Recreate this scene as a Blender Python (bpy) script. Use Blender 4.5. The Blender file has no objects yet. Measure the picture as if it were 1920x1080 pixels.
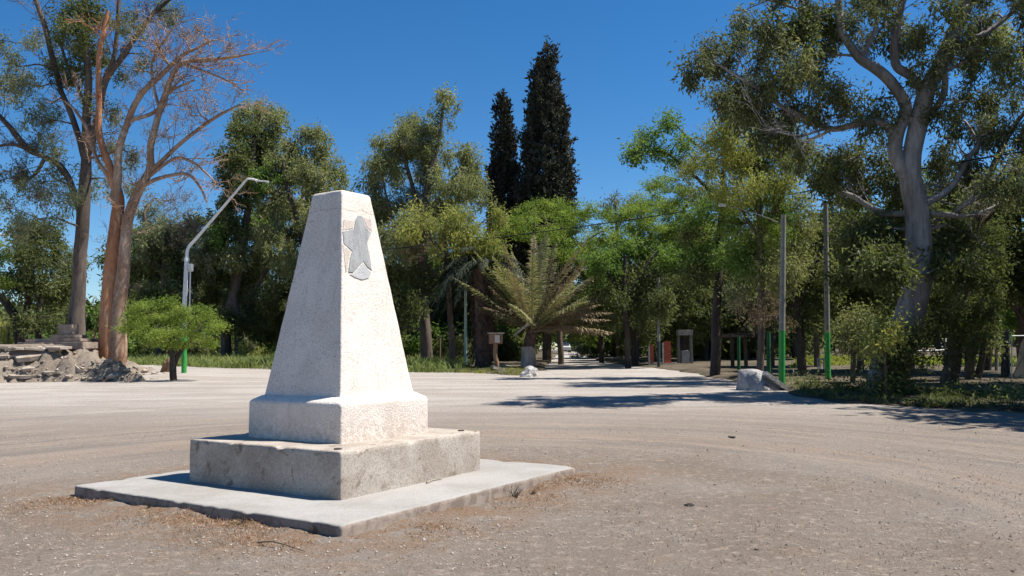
import bpy, bmesh, math, random
import numpy as np
from mathutils import Vector, Matrix, noise as mnoise

rng = np.random.default_rng(11)
random.seed(5)
scn = bpy.context.scene
COL = scn.collection
PI = math.pi

# ------------------------------------------------------------------ camera
F, PITCH, ROLL, CAMH = 1569.5, 0.072, -0.008, 1.6
cp, sp = math.cos(PITCH), math.sin(PITCH)
cr, sr = math.cos(ROLL), math.sin(ROLL)
FWD = np.array([0, cp, sp]); U0 = np.array([0, -sp, cp]); R0 = np.array([1., 0, 0])
RIGHT = cr*R0 + sr*U0
UP = cr*U0 - sr*R0
EYE = np.array([0, 0, CAMH])
cam = bpy.data.cameras.new('camera'); camo = bpy.data.objects.new('camera', cam); COL.objects.link(camo)
cam.sensor_width = 36; cam.lens = F/1920*36; cam.clip_end = 5000; cam.clip_start = .05
camo.matrix_world = Matrix(((RIGHT[0], UP[0], -FWD[0], EYE[0]), (RIGHT[1], UP[1], -FWD[1], EYE[1]),
                            (RIGHT[2], UP[2], -FWD[2], EYE[2]), (0, 0, 0, 1)))
scn.camera = camo

def ray(px, py):
    return FWD*F + RIGHT*(px-960) - UP*(py-540)
def P(px, py, Y):
    d = ray(px, py); return EYE + d*(Y/d[1])

# ------------------------------------------------------------------ noise + terrain height
_h = rng.random((256, 256))
def vn(x, y):
    x = np.asarray(x, float); y = np.asarray(y, float)
    xi = np.floor(x).astype(int); yi = np.floor(y).astype(int)
    fx = x-xi; fy = y-yi; fx = fx*fx*(3-2*fx); fy = fy*fy*(3-2*fy)
    g = lambda a, b: _h[a & 255, b & 255]
    return (g(xi, yi)*(1-fx)+g(xi+1, yi)*fx)*(1-fy) + (g(xi, yi+1)*(1-fx)+g(xi+1, yi+1)*fx)*fy
def fbm(x, y, o=4):
    s = 0; a = .5; x = np.asarray(x, float); y = np.asarray(y, float)
    for i in range(o):
        s = s + a*vn(x+17*i, y+31*i); x = x*2.03; y = y*2.03; a *= .5
    return s
def gz(x, y):
    y = np.asarray(y, float)
    t = np.maximum(y-10, 0)
    return 1.5*(1-np.exp(-t/110)) * (1-np.exp(-t/6))
def G(px, py):
    d = ray(px, py); t0 = 1.0; Y = 3.0
    lo, hi = 1.0, 900.0
    for _ in range(60):
        m = math.sqrt(lo*hi); p = EYE + d*(m/d[1])
        if p[2] > gz(p[0], p[1]): lo = m
        else: hi = m
    p = EYE + d*(lo/d[1]); return np.array([p[0], p[1], float(gz(p[0], p[1]))])

# ------------------------------------------------------------------ materials
def newmat(name):
    m = bpy.data.materials.new(name); m.use_nodes = True
    nt = m.node_tree; nt.nodes.clear()
    out = nt.nodes.new('ShaderNodeOutputMaterial')
    return m, nt, out
def N(nt, t, **kw):
    n = nt.nodes.new(t)
    for k, v in kw.items():
        if k in n.inputs.keys() if isinstance(k, str) else False: n.inputs[k].default_value = v
        else: setattr(n, k, v)
    return n
def L(nt, a, b): nt.links.new(a, b)
def mixc(nt, fac, a, b, mode='MIX'):
    n = nt.nodes.new('ShaderNodeMix'); n.data_type = 'RGBA'; n.blend_type = mode
    for s, v in ((0, fac), (6, a), (7, b)):
        if hasattr(v, 'links'): L(nt, v, n.inputs[s])
        elif isinstance(v, (int, float)): n.inputs[s].default_value = v
        else: n.inputs[s].default_value = (*v, 1)
    return n.outputs[2]
def math_(nt, op, a, b=0.0, c=0.0, clamp=False):
    n = nt.nodes.new('ShaderNodeMath'); n.operation = op; n.use_clamp = clamp
    for s, v in ((0, a), (1, b), (2, c)):
        if hasattr(v, 'links'): L(nt, v, n.inputs[s])
        else: n.inputs[s].default_value = v
    return n.outputs[0]
def ramp(nt, v, lo, hi):
    n = nt.nodes.new('ShaderNodeMapRange'); n.interpolation_type = 'SMOOTHSTEP'
    L(nt, v, n.inputs[0]); n.inputs[1].default_value = lo; n.inputs[2].default_value = hi
    return n.outputs[0]
def tex(nt, vec, scale, detail=6, rough=.6, dist=0):
    n = nt.nodes.new('ShaderNodeTexNoise'); n.inputs['Scale'].default_value = scale
    n.inputs['Detail'].default_value = detail; n.inputs['Roughness'].default_value = rough
    n.inputs['Distortion'].default_value = dist
    if vec is not None: L(nt, vec, n.inputs['Vector'])
    return n.outputs['Fac']
def geo_pos(nt): return nt.nodes.new('ShaderNodeNewGeometry').outputs['Position']
def obj_pos(nt): return nt.nodes.new('ShaderNodeTexCoord').outputs['Object']
def scaled(nt, vec, s):
    n = nt.nodes.new('ShaderNodeMapping'); L(nt, vec, n.inputs[0]); n.inputs['Scale'].default_value = s
    return n.outputs[0]
def finish(nt, out, color, rough=.85, bump=None, strength=.3, dist=.02, metal=0, spec=.3):
    b = nt.nodes.new('ShaderNodeBsdfPrincipled')
    if hasattr(color, 'links'): L(nt, color, b.inputs['Base Color'])
    else: b.inputs['Base Color'].default_value = (*color, 1)
    b.inputs['Roughness'].default_value = rough; b.inputs['Metallic'].default_value = metal
    b.inputs['Specular IOR Level'].default_value = spec
    if bump is not None:
        n = nt.nodes.new('ShaderNodeBump'); L(nt, bump, n.inputs['Height'])
        n.inputs['Strength'].default_value = strength; n.inputs['Distance'].default_value = dist
        L(nt, n.outputs[0], b.inputs['Normal'])
    L(nt, b.outputs[0], out.inputs[0]); return b

def mat_rough(name, c1, c2, scale=3, fine=40, rough=.9, strength=.4, dist=.02, stretch=(1, 1, 1), c3=None, spec=.2, metal=0):
    m, nt, out = newmat(name); v = scaled(nt, obj_pos(nt), stretch)
    a = tex(nt, v, scale, 6, .6, .3); f = tex(nt, v, fine, 5, .65)
    col = mixc(nt, ramp(nt, a, .36, .64), c1, c2)
    if c3 is not None: col = mixc(nt, ramp(nt, tex(nt, v, scale*2.3, 5, .6, .6), .56, .68), col, c3)
    col = mixc(nt, ramp(nt, f, .3, .62), mixc(nt, 1, col, (.62, .62, .62), 'MULTIPLY'), col)
    finish(nt, out, col, rough, math_(nt, 'ADD', math_(nt, 'MULTIPLY', a, .8), f), strength, dist, metal, spec)
    return m
def mat_leaf(name, A, B, C=None, trans=.42):
    m, nt, out = newmat(name)
    t = nt.nodes.new('ShaderNodeAttribute'); t.attribute_name = 'tint'
    col = mixc(nt, ramp(nt, t.outputs['Fac'], 0, .75), A, B)
    if C is not None: col = mixc(nt, ramp(nt, t.outputs['Fac'], .72, 1.0), col, C)
    d = nt.nodes.new('ShaderNodeBsdfPrincipled'); L(nt, col, d.inputs['Base Color'])
    d.inputs['Roughness'].default_value = .6; d.inputs['Specular IOR Level'].default_value = .12
    tr = nt.nodes.new('ShaderNodeBsdfTranslucent'); L(nt, mixc(nt, 1, col, (1.25, 1.3, .7), 'MULTIPLY'), tr.inputs[0])
    mx = nt.nodes.new('ShaderNodeMixShader'); mx.inputs[0].default_value = trans
    L(nt, d.outputs[0], mx.inputs[1]); L(nt, tr.outputs[0], mx.inputs[2]); L(nt, mx.outputs[0], out.inputs[0])
    return m

M = {}
M['leaf_olive'] = mat_leaf('leaf_olive', (.150, .165, .075), (.285, .295, .145), (.42, .40, .23))
M['leaf_grey'] = mat_leaf('leaf_grey', (.120, .138, .085), (.235, .250, .150), (.36, .34, .23))
M['leaf_gum'] = mat_leaf('leaf_gum', (.080, .095, .050), (.165, .180, .090), (.32, .30, .17), .32)
M['leaf_yellow'] = mat_leaf('leaf_yellow', (.175, .195, .060), (.315, .325, .105), (.44, .41, .16))
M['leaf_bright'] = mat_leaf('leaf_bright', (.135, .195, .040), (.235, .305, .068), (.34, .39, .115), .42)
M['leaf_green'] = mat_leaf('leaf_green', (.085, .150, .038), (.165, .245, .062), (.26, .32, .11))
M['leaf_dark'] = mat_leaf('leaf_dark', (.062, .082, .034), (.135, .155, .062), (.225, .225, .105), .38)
M['leaf_cypress'] = mat_leaf('leaf_cypress', (.024, .025, .019), (.060, .058, .042), (.10, .088, .065), .1)
M['leaf_dead'] = mat_leaf('leaf_dead', (.15, .105, .075), (.27, .20, .14), (.36, .28, .20), .25)
M['grass'] = mat_leaf('grass', (.10, .14, .035), (.18, .22, .06), (.30, .28, .12))
M['grass_lit'] = mat_leaf('grass_lit', (.14, .17, .03), (.24, .26, .05), (.34, .31, .11))
M['weeds_lit'] = mat_leaf('weeds_lit', (.13, .17, .06), (.22, .26, .10), (.36, .34, .18))
M['grass_dry'] = mat_leaf('grass_dry', (.22, .115, .062), (.34, .21, .125), (.52, .41, .29), .15)
M['litter'] = mat_leaf('litter', (.05, .042, .028), (.12, .095, .062), (.22, .165, .11), .1)
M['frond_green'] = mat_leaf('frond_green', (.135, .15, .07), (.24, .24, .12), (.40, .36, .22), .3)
M['frond_shaded'] = mat_leaf('frond_shaded', (.016, .025, .016), (.04, .052, .032), (.09, .09, .06), .12)  # near-black copy of the frond colour, shade under the trees put into it
M['frond_dry'] = mat_leaf('frond_dry', (.20, .135, .08), (.32, .24, .15), (.46, .37, .26), .15)
M['bark_grey'] = mat_rough('bark_grey', (.165, .132, .11), (.085, .066, .054), 1.3, 14, .8, .5, .03, (1, 1, .22), (.09, .07, .06))
M['bark_pale'] = mat_rough('bark_pale', (.32, .302, .29), (.18, .163, .152), 1.2, 12, .75, .4, .03, (1, 1, .2), (.15, .12, .10))
M['bark_red'] = mat_rough('bark_red', (.48, .235, .125), (.35, .15, .075), 1.5, 15, .8, .5, .03, (1, 1, .22), (.50, .34, .22))
M['bark_redpale'] = mat_rough('bark_redpale', (.43, .30, .215), (.28, .165, .105), 1.4, 14, .8, .4, .02, (1, 1, .5), (.50, .42, .34))
M['bark_brown'] = mat_rough('bark_brown', (.16, .12, .09), (.09, .068, .052), 2.5, 18, .9, .7, .04, (1, 1, .25))
M['bark_dark'] = mat_rough('bark_dark', (.085, .068, .057), (.05, .04, .034), 3, 20, .95, .7, .04, (1, 1, .3))
M['bark_palm'] = mat_rough('bark_palm', (.17, .11, .085), (.08, .055, .045), 5, 24, .95, .9, .06, (1, 1, .8))
M['bark_white'] = mat_rough('bark_white', (.50, .44, .39), (.34, .29, .25), 4, 24, .85, .6, .04, (1, 1, .3))
M['concrete'] = mat_rough('concrete', (.48, .425, .365), (.37, .315, .262), 2.2, 60, .9, .45, .012, c3=(.235, .185, .145))
M['slab_concrete'] = mat_rough('slab_concrete', (.62, .60, .575), (.52, .50, .475), 1.3, 55, .85, .25, .006, c3=(.56, .50, .43))
M['rubble'] = mat_rough('rubble', (.45, .385, .32), (.33, .27, .215), 2.2, 22, .9, .6, .03)
M['brick'] = mat_rough('brick', (.37, .30, .245), (.29, .225, .18), 3, 18, .9, .6, .02)
M['white_rock'] = mat_rough('white_rock', (.56, .53, .50), (.42, .39, .37), 3, 20, .85, .6, .03, c3=(.28, .25, .25))
M['post_grey'] = mat_rough('post_grey', (.30, .30, .27), (.22, .22, .20), 6, 40, .8, .3, .01)
M['metal_lamp'] = mat_rough('metal_lamp', (.80, .81, .82), (.72, .73, .74), 3, 30, .45, .05, .002, spec=.5)
M['green_paint'] = mat_rough('green_paint', (.04, .34, .06), (.03, .27, .05), 3, 30, .5, .1, .004, spec=.4)
M['green_dim'] = mat_rough('green_dim', (.03, .13, .05), (.022, .10, .04), 4, 30, .7, .2, .004)  # darker copy of the green paint, shade dimming put into its colour
M['green_pale'] = mat_rough('green_pale', (.45, .58, .50), (.38, .50, .44), 3, 30, .5, .1, .004, spec=.4)
M['red_paint'] = mat_rough('red_paint', (.62, .16, .10), (.52, .12, .08), 4, 30, .7, .2, .01)
M['wood'] = mat_rough('wood', (.28, .175, .11), (.19, .115, .07), 3, 26, .85, .5, .02, (1, 1, .2))
M['dark_metal'] = mat_rough('dark_metal', (.06, .075, .085), (.045, .055, .065), 5, 30, .6, .2, .01)
M['white_paint'] = mat_rough('white_paint', (.74, .74, .72), (.62, .61, .59), 5, 30, .6, .2, .005)
M['boulder_grey'] = mat_rough('boulder_grey', (.44, .42, .41), (.30, .285, .28), 2.5, 16, .9, .8, .05, c3=(.20, .185, .18))
M['stone_dark'] = mat_rough('stone_dark', (.085, .072, .062), (.05, .042, .038), 9, 60, .9, .6, .02)
M['black'] = mat_rough('black', (.02, .02, .02), (.03, .03, .03), 5, 30, .5, .1, .005)
M['glass'] = mat_rough('glass', (.03, .04, .045), (.04, .05, .055), 2, 10, .08, 0, .001, spec=.8)
M['car_paint'] = mat_rough('car_paint', (.60, .61, .62), (.56, .57, .58), 2, 10, .3, 0, .001, spec=.6)
M['star_stone'] = mat_rough('star_stone', (.385, .39, .39), (.29, .297, .30), 6, 60, .8, .3, .006, (3, 3, .7))
M['pale_stone'] = mat_rough('pale_stone', (.50, .50, .495), (.43, .435, .44), 5, 60, .8, .3, .006)
M['beige_stone'] = mat_rough('beige_stone', (.60, .53, .46), (.54, .48, .42), 5, 60, .8, .3, .006)
M['pink_stone'] = mat_rough('pink_stone', (.58, .49, .45), (.50, .43, .40), 5, 60, .8, .3, .006)

SPLASH = .95
def mat_plaster(name, crack_z=None):
    m, nt, out = newmat(name); v = obj_pos(nt)
    a = tex(nt, v, 1.6, 6, .6, .4); f = tex(nt, v, 52, 4, .7); g = tex(nt, v, 17, 5, .65, .6)
    w = nt.nodes.new('ShaderNodeTexVoronoi'); w.feature = 'DISTANCE_TO_EDGE'; w.inputs['Scale'].default_value = 26
    dv = nt.nodes.new('ShaderNodeVectorMath'); dv.operation = 'MULTIPLY_ADD'
    nn = nt.nodes.new('ShaderNodeTexNoise'); nn.inputs['Scale'].default_value = 11; L(nt, v, nn.inputs['Vector'])
    L(nt, nn.outputs['Color'], dv.inputs[0]); dv.inputs[1].default_value = (.12, .12, .12); L(nt, v, dv.inputs[2])
    L(nt, dv.outputs[0], w.inputs['Vector'])
    col = mixc(nt, ramp(nt, a, .35, .7), (.77, .70, .63), (.68, .605, .535))
    pits = ramp(nt, f, .40, .53)
    col = mixc(nt, math_(nt, 'SUBTRACT', 1, math_(nt, 'MULTIPLY', math_(nt, 'SUBTRACT', 1, pits), math_(nt, 'MULTIPLY_ADD', ramp(nt, tex(nt, v, 3.5, 5, .6, .5), .30, .68), .45, .25))), (.37, .31, .265), col)
    st_ = tex(nt, scaled(nt, v, (3.2, 3.2, .55)), 1.5, 5, .6, .3)
    col = mixc(nt, math_(nt, 'MULTIPLY', ramp(nt, st_, .54, .70), .45), col, (.50, .43, .375))
    fl = ramp(nt, g, .60, .68)
    col = mixc(nt, math_(nt, 'MULTIPLY', fl, .5), col, (.56, .50, .455))
    sx = nt.nodes.new('ShaderNodeSeparateXYZ'); L(nt, v, sx.inputs[0])
    gr = math_(nt, 'MULTIPLY', ramp(nt, sx.outputs[2], SPLASH, SPLASH-.30), ramp(nt, g, .40, .58))
    col = mixc(nt, math_(nt, 'MULTIPLY', gr, .55), col, (.44, .36, .29))
    if crack_z is not None:
        wob = tex(nt, scaled(nt, v, (1, 1, .2)), 3.6, 3, .5)
        zz = math_(nt, 'ADD', sx.outputs[2], math_(nt, 'MULTIPLY', wob, .22))
        dz = math_(nt, 'ABSOLUTE', math_(nt, 'SUBTRACT', zz, crack_z+.11))
        col = mixc(nt, math_(nt, 'MULTIPLY', ramp(nt, dz, .010, .001), .45), col, (.22, .19, .17))
    h = math_(nt, 'ADD', math_(nt, 'MULTIPLY', f, 1.0), math_(nt, 'ADD', math_(nt, 'MULTIPLY', g, 1.0), math_(nt, 'MULTIPLY', ramp(nt, w.outputs[0], .0, .25), .5)))
    finish(nt, out, col, .9, h, .32, .015, 0, .15)
    return m
M['plaster'] = mat_plaster('plaster')
M['plaster_shaft'] = mat_plaster('plaster_shaft', 3.26)

# ------------------------------------------------------------------ geometry helpers
class Geo:
    def __init__(s): s.v = []; s.f = {3: [], 4: []}; s.t = {3: [], 4: []}; s.n = 0
    def add(s, v, f, t=None):
        v = np.asarray(v, float); f = np.asarray(f, np.int64)
        if len(f) == 0: return
        k = f.shape[1]
        s.v.append(v); s.f[k].append(f+s.n); s.n += len(v)
        s.t[k].append(np.full(len(f), .5) if t is None else np.asarray(t, float))
    def build(s, name, mat, parent=None, smooth=True, org=None, tint=False):
        me = bpy.data.meshes.new(name)
        v = np.concatenate(s.v) if s.v else np.zeros((0, 3))
        if org is not None: v = v-np.asarray(org)
        me.vertices.add(len(v)); me.vertices.foreach_set('co', v.astype(np.float32).ravel())
        ls = []; st = []; tt = []; c = 0
        for k in (3, 4):
            if s.f[k]:
                f = np.concatenate(s.f[k]); ls.append(f.ravel()); st.append(c+np.arange(len(f))*k); c += f.size; tt.append(np.concatenate(s.t[k]))
        if ls:
            ls = np.concatenate(ls); st = np.concatenate(st)
            me.loops.add(len(ls)); me.loops.foreach_set('vertex_index', ls.astype(np.int32))
            me.polygons.add(len(st)); me.polygons.foreach_set('loop_start', st.astype(np.int32))
            me.update(calc_edges=True)
            me.polygons.foreach_set('use_smooth', np.full(len(st), smooth))
            if tint:
                a = me.attributes.new('tint', 'FLOAT', 'FACE'); a.data.foreach_set('value', np.concatenate(tt).astype(np.float32))
        me.materials.append(mat if not isinstance(mat, str) else M[mat])
        o = bpy.data.objects.new(name, me); COL.objects.link(o)
        if parent is not None: o.parent = parent
        return o

def tag(o, label, cat=None, group=None, kind=None):
    if label: o['label'] = label
    if cat: o['category'] = cat
    if group: o['group'] = group
    if kind or cat: o['kind'] = kind or 'thing'
    return o
def empty(name, loc, label, cat, group=None):
    o = bpy.data.objects.new(name, None); COL.objects.link(o); o.location = tuple(float(a) for a in loc)
    o.empty_display_size = .3
    return tag(o, label, cat, group)
def structure(o): o['kind'] = 'structure'; return o
def dup(root, loc, rot=0, scale=1, label=None, group=None):
    r = root.copy(); COL.objects.link(r); r.location = tuple(float(a) for a in loc); r.rotation_euler = (0, 0, rot)
    r.scale = (scale,)*3 if isinstance(scale, (int, float)) else scale
    if label: r['label'] = label
    if group: r['group'] = group
    for ch in list(root.children):
        c = ch.copy(); COL.objects.link(c); c.parent = r
        for g in ch.children:
            d = g.copy(); COL.objects.link(d); d.parent = c
    return r

def crom(pts, k=4):
    p = np.asarray(pts, float)
    if len(p) < 3: 
        t = np.linspace(0, 1, k+1)[:, None]; return p[0]*(1-t)+p[-1]*t
    q = np.vstack([2*p[0]-p[1], p, 2*p[-1]-p[-2]]); out = []
    for i in range(1, len(q)-2):
        for j in range(k):
            t = j/k; a, b, c, d = q[i-1], q[i], q[i+1], q[i+2]
            out.append(.5*((2*b)+(-a+c)*t+(2*a-5*b+4*c-d)*t*t+(-a+3*b-3*c+d)*t**3))
    out.append(p[-1]); return np.array(out)
def tube(g, pts, rad, n=7, cap=True, lump=0.0):
    pts = np.asarray(pts, float); rad = np.asarray(rad, float); m = len(pts)
    tan = np.gradient(pts, axis=0); tan /= np.linalg.norm(tan, axis=1)[:, None]+1e-9
    ref = np.array([1., .2, .1]) if abs(tan[0][2]) > .7 else np.array([0, 0, 1.])
    vs = []; ang = np.arange(n)/n*2*PI
    u = np.cross(tan[0], ref); u /= np.linalg.norm(u)
    ph = rng.random(4)*6
    for i in range(m):
        u = u - tan[i]*np.dot(u, tan[i]); u /= np.linalg.norm(u)+1e-9; w = np.cross(tan[i], u)
        r = rad[i]
        rr = r*(1+lump*(.6*np.sin(2*ang+ph[0]+i*.10)+.5*np.sin(3*ang+ph[1]-i*.14)+.4*np.sin(5*ang+ph[2]+i*.2)))
        vs.append(pts[i]+np.cos(ang)[:, None]*u*rr[:, None]+np.sin(ang)[:, None]*w*rr[:, None])
    V = np.concatenate(vs); i = np.arange(m-1)[:, None]*n; j = np.arange(n)[None, :]; k = (j+1) % n
    Fq = np.stack([i+j, i+k, i+n+k, i+n+j], -1).reshape(-1, 4)
    g.add(V, Fq)
    if cap:
        for b, c, fl in ((0, pts[0], True), ((m-1)*n, pts[-1], False)):
            ring = V[b:b+n]; vv = np.vstack([ring, c]); f = np.stack([np.arange(n), (np.arange(n)+1) % n, np.full(n, n)], -1)
            g.add(vv, f[:, ::-1] if fl else f)
def norm(a): return a/(np.linalg.norm(a, axis=-1, keepdims=True)+1e-9)
def twigs(g, S, E, r0, r1, bend=.12):
    S = np.asarray(S, float); E = np.asarray(E, float); m = len(S)
    if m == 0: return
    d = E-S; ln = np.linalg.norm(d, axis=1, keepdims=True); d = d/(ln+1e-9)
    u = norm(np.cross(d, rng.normal(size=(m, 3)))); w = np.cross(d, u)
    mid1 = S+(E-S)*.4+rng.normal(size=(m, 3))*ln*bend; mid2 = S+(E-S)*.72+rng.normal(size=(m, 3))*ln*bend
    r0 = np.broadcast_to(np.asarray(r0, float), (m,)); r1 = np.broadcast_to(np.asarray(r1, float), (m,))
    rings = []
    for c, t in ((S, 0), (mid1, .4), (mid2, .72), (E, 1)):
        r = (r0*(1-t)+r1*t)[:, None]
        for a in (0, 2*PI/3, 4*PI/3): rings.append(c+(u*math.cos(a)+w*math.sin(a))*r)
    V = np.stack(rings, 1).reshape(-1, 3); b = np.arange(m)[:, None]*12; fs = []
    for q in range(3):
        for a in range(3):
            k = (a+1) % 3; fs.append(np.stack([b+q*3+a, b+q*3+k, b+q*3+3+k, b+q*3+3+a], -1))
    g.add(V, np.concatenate(fs).reshape(-1, 4))
def leaves(g, C, n, sig, Ln, Wd, droop=.5, tints=None, up=0., hang=0., flat=1.0):
    C = np.asarray(C, float); m = len(C)
    if m == 0: return
    t = np.repeat(rng.random(m)*.6 if tints is None else tints, n)
    k = .75+.5*rng.random(m); c = np.repeat(C, n, 0); K = np.repeat(k, n)[:, None]
    off = rng.normal(size=(m*n, 3))*sig*K; off[:, 2] *= flat
    if hang:
        hv = np.stack([rng.normal(size=m)*.45, rng.normal(size=m)*.45, -np.ones(m)*(.5+rng.random(m))], -1)*hang
        a = rng.random((m*n, 1)); off = off*(.75-.35*a)+np.repeat(hv, n, 0)*a
    c = c+off
    d = norm(rng.normal(size=(m*n, 3))+np.array([0, 0, -droop+up])+norm(off)*.6)
    w = norm(np.cross(d, rng.normal(size=(m*n, 3))))
    s = (.5+1.0*rng.random(m*n))[:, None]*K
    l = d*Ln*s; ww = w*Wd*s*.5
    nrm = np.cross(d, w)*Ln*.12*s
    V = np.stack([c, c+l*.45+ww+nrm, c+l, c+l*.45-ww+nrm], 1).reshape(-1, 3)
    f = np.arange(m*n*4).reshape(-1, 4)
    g.add(V, f, np.clip(t+rng.random(m*n)*.4, 0, 1))

# ------------------------------------------------------------------ trees
STY = {  # leaf material, clumps/m2, leaves/clump, clump sigma, leaf len, width ratio, droop, hang, flat
    'olive': ('leaf_olive', 3.6, 92, .34, .23, .34, .9, .75, 1),
    'grey': ('leaf_grey', 2.9, 84, .30, .21, .32, .8, .75, 1),
    'gum': ('leaf_gum', 2.9, 84, .30, .22, .34, .9, .7, 1),
    'yellow': ('leaf_yellow', 3.6, 88, .34, .23, .34, .8, .6, 1),
    'bright': ('leaf_bright', 4.6, 88, .40, .17, .34, .3, .12, .5),
    'green': ('leaf_green', 4.4, 74, .36, .23, .40, .4, .35, .8),
    'dark': ('leaf_dark', 4.2, 74, .38, .24, .38, .5, .45, .9),
    'dead': ('leaf_dead', 3.2, 40, .24, .13, .35, .4, .3, 1),
}
def branch_path(a, b, bow=.15, k=6):
    a = np.asarray(a); b = np.asarray(b); d = np.linalg.norm(b-a)
    m1 = a+(b-a)*.35+rng.normal(size=3)*d*bow*.5+np.array([0, 0, d*bow*.5]); m2 = a+(b-a)*.7+rng.normal(size=3)*d*bow*.5+np.array([0, 0, d*bow*.4])
    return crom([a, m1, m2, b], k)
def twiggy(g, nodes, n, ln, r=.024):
    """bare side branches in three orders grown from a limb's outer two thirds"""
    if len(nodes) < 4: return
    p = np.array([q[0] for q in nodes]); tg = norm(np.gradient(p, axis=0)); k = rng.integers(len(p)//4, len(p), n)
    S = p[k]; d = norm(tg[k]*.7+rng.normal(size=(n, 3))*.65+np.array([0, 0, .25])); L_ = ln*(.4+.8*rng.random((n, 1))); E = S+d*L_
    twigs(g, S, E, r, r*.45, .05)
    for m_, f, rr in ((5, .45, .62), (4, .42, .42)):
        nn = len(S); a = rng.random((nn*m_, 1))*.75+.25; S2 = np.repeat(S, m_, 0)*(1-a)+np.repeat(E, m_, 0)*a
        d = norm(np.repeat(d, m_, 0)*.8+rng.normal(size=(nn*m_, 3))*.6+np.array([0, 0, .12])); L_ = np.repeat(L_, m_, 0)*f*(.5+.9*rng.random((nn*m_, 1)))
        S, E = S2, S2+d*L_; twigs(g, S, E, r*rr, r*rr*.45, .07)
def tree_core(name, label, cat, base, trunk, limbs, blobs, style, bark='bark_brown', limb_bark=None, group=None, sides=9, lump=.06, bare=0, leafk=1.0, split_limbs=False, twig_r=.012, dens=1.0, sgk=1.0, tw=None):
    """trunk / limbs: lists of (xyz, radius); blobs: (centre, (a,b,c), density, style)"""
    base = np.asarray(base, float)
    root = empty(name, base, label, cat, group)
    gl = [Geo()]
    skel = []; own = []
    def add_limb(pts, g, gi, n):
        p = np.array([q[0] for q in pts]); r = np.array([q[1] for q in pts])
        cp_ = crom(np.hstack([p, r[:, None]]), 5)
        pp = cp_[:, :3].copy(); rr = np.maximum(cp_[:, 3], .008)
        sl_ = np.concatenate([[0], np.cumsum(np.linalg.norm(np.diff(pp, axis=0), axis=1))]); w_ = np.clip(np.minimum(np.arange(len(pp)), np.arange(len(pp))[::-1])/3, 0, 1)
        o_ = rng.random(3)*90; wob = np.stack([fbm(sl_*.55+o_[k], sl_*0+o_[k], 2)-.37 for k in range(3)], -1)
        pp += wob*(np.minimum(rr, .16)*1.6*w_)[:, None]
        tube(g, pp, rr, n, True, lump)
        for a, b in zip(pp, rr): skel.append((a, b)); own.append(gi)
    add_limb(trunk, gl[0], 0, sides+3)
    for l in limbs:
        if split_limbs: gl.append(Geo()); gi = len(gl)-1
        else: gi = 0
        add_limb(l, gl[gi], gi, sides)
    if tw:
        st_ = 0
        for q in range(1, len(gl)):
            idx = [i_ for i_ in range(len(skel)) if own[i_] == q]
            Ln_ = np.linalg.norm(skel[idx[0]][0]-skel[idx[-1]][0]); twiggy(gl[q], [skel[i_] for i_ in idx], int(tw[0]*max(1, Ln_/4)), tw[1], tw[2])
        idx = [i_ for i_ in range(len(skel)) if own[i_] == 0]; twiggy(gl[0], [skel[i_] for i_ in idx[len(idx)//2:]], tw[0], tw[1], tw[2])
    crown = {}
    for (c, ax, dn, st) in blobs:
        c = np.asarray(c, float); ax = np.asarray(ax, float)
        S = np.array([q[0] for q in skel]); Rr = np.array([q[1] for q in skel])
        dist = np.linalg.norm((S-c)*np.array([1, 1, 1.0]), axis=1)+np.maximum(S[:, 2]-c[2], 0)*1.5
        i = int(np.argmin(dist)); a = S[i]; ra = min(Rr[i]*.75, .02+.022*np.linalg.norm(c-a))
        gi = own[i]; g = gl[gi]
        nodes = [(a, ra)]
        if np.linalg.norm(c-a) > .5:
            pth = branch_path(a, c); rr = np.linspace(ra, max(ra*.4, twig_r*1.2), len(pth)); tube(g, pth, rr, 5, False)
            for q, z in zip(pth[2:], rr[2:]): skel.append((q, z)); own.append(gi); nodes.append((q, z))
        mat, cd, ln, sg, ll, wr, dr, hg, fl_ = STY[st]
        area = PI*ax[0]*ax[2]
        ns = max(3, int(2+area*.5))
        sub = []
        # secondary boughs inside the blob
        u = norm(rng.normal(size=(ns, 3)))*ax*(.55+.3*rng.random((ns, 1)))+c
        nn = np.array([q[0] for q in nodes[-6:]]); nr = nodes[-1][1]
        for q in u:
            k = rng.integers(len(nn)); pth = branch_path(nn[k], q, .12, 3); tube(g, pth, np.linspace(max(nr*.7, twig_r), twig_r*.6, len(pth)), 4, False)
            sub += list(pth[3:])
        sub = np.array(sub)
        nc = max(3, int(area*cd*dn*dens))
        cen = norm(rng.normal(size=(nc, 3)))*(rng.random((nc, 1))**.45)*ax+c
        k = np.argmin(((cen[:, None, :]-sub[None])**2).sum(-1), 1)
        twigs(g, sub[k], cen, twig_r*.7, twig_r*.35)
        if bare:
            nb = int(nc*bare); e = norm(rng.normal(size=(nb, 3)))*ax*1.15+c
            k = np.argmin(((e[:, None, :]-sub[None])**2).sum(-1), 1); twigs(g, sub[k], e, twig_r*.8, twig_r*.3, .15)
        if ln > 0 and dn > 0:
            cg = crown.setdefault(mat, Geo())
            leaves(cg, cen, max(3, int(ln*min(1.0/leafk**2, 4.2))), sg*sgk, ll*leafk, ll*leafk*wr, dr, None, 0, hg*(.6+.4*leafk), fl_)
    gl[0].build('trunk', bark, root, True, base)
    for g in gl[1:]:
        if g.n: g.build('limb', limb_bark or bark, root, True, base)
    for mat, g in crown.items(): g.build('crown', mat, root, False, base, True)
    return root

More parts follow.
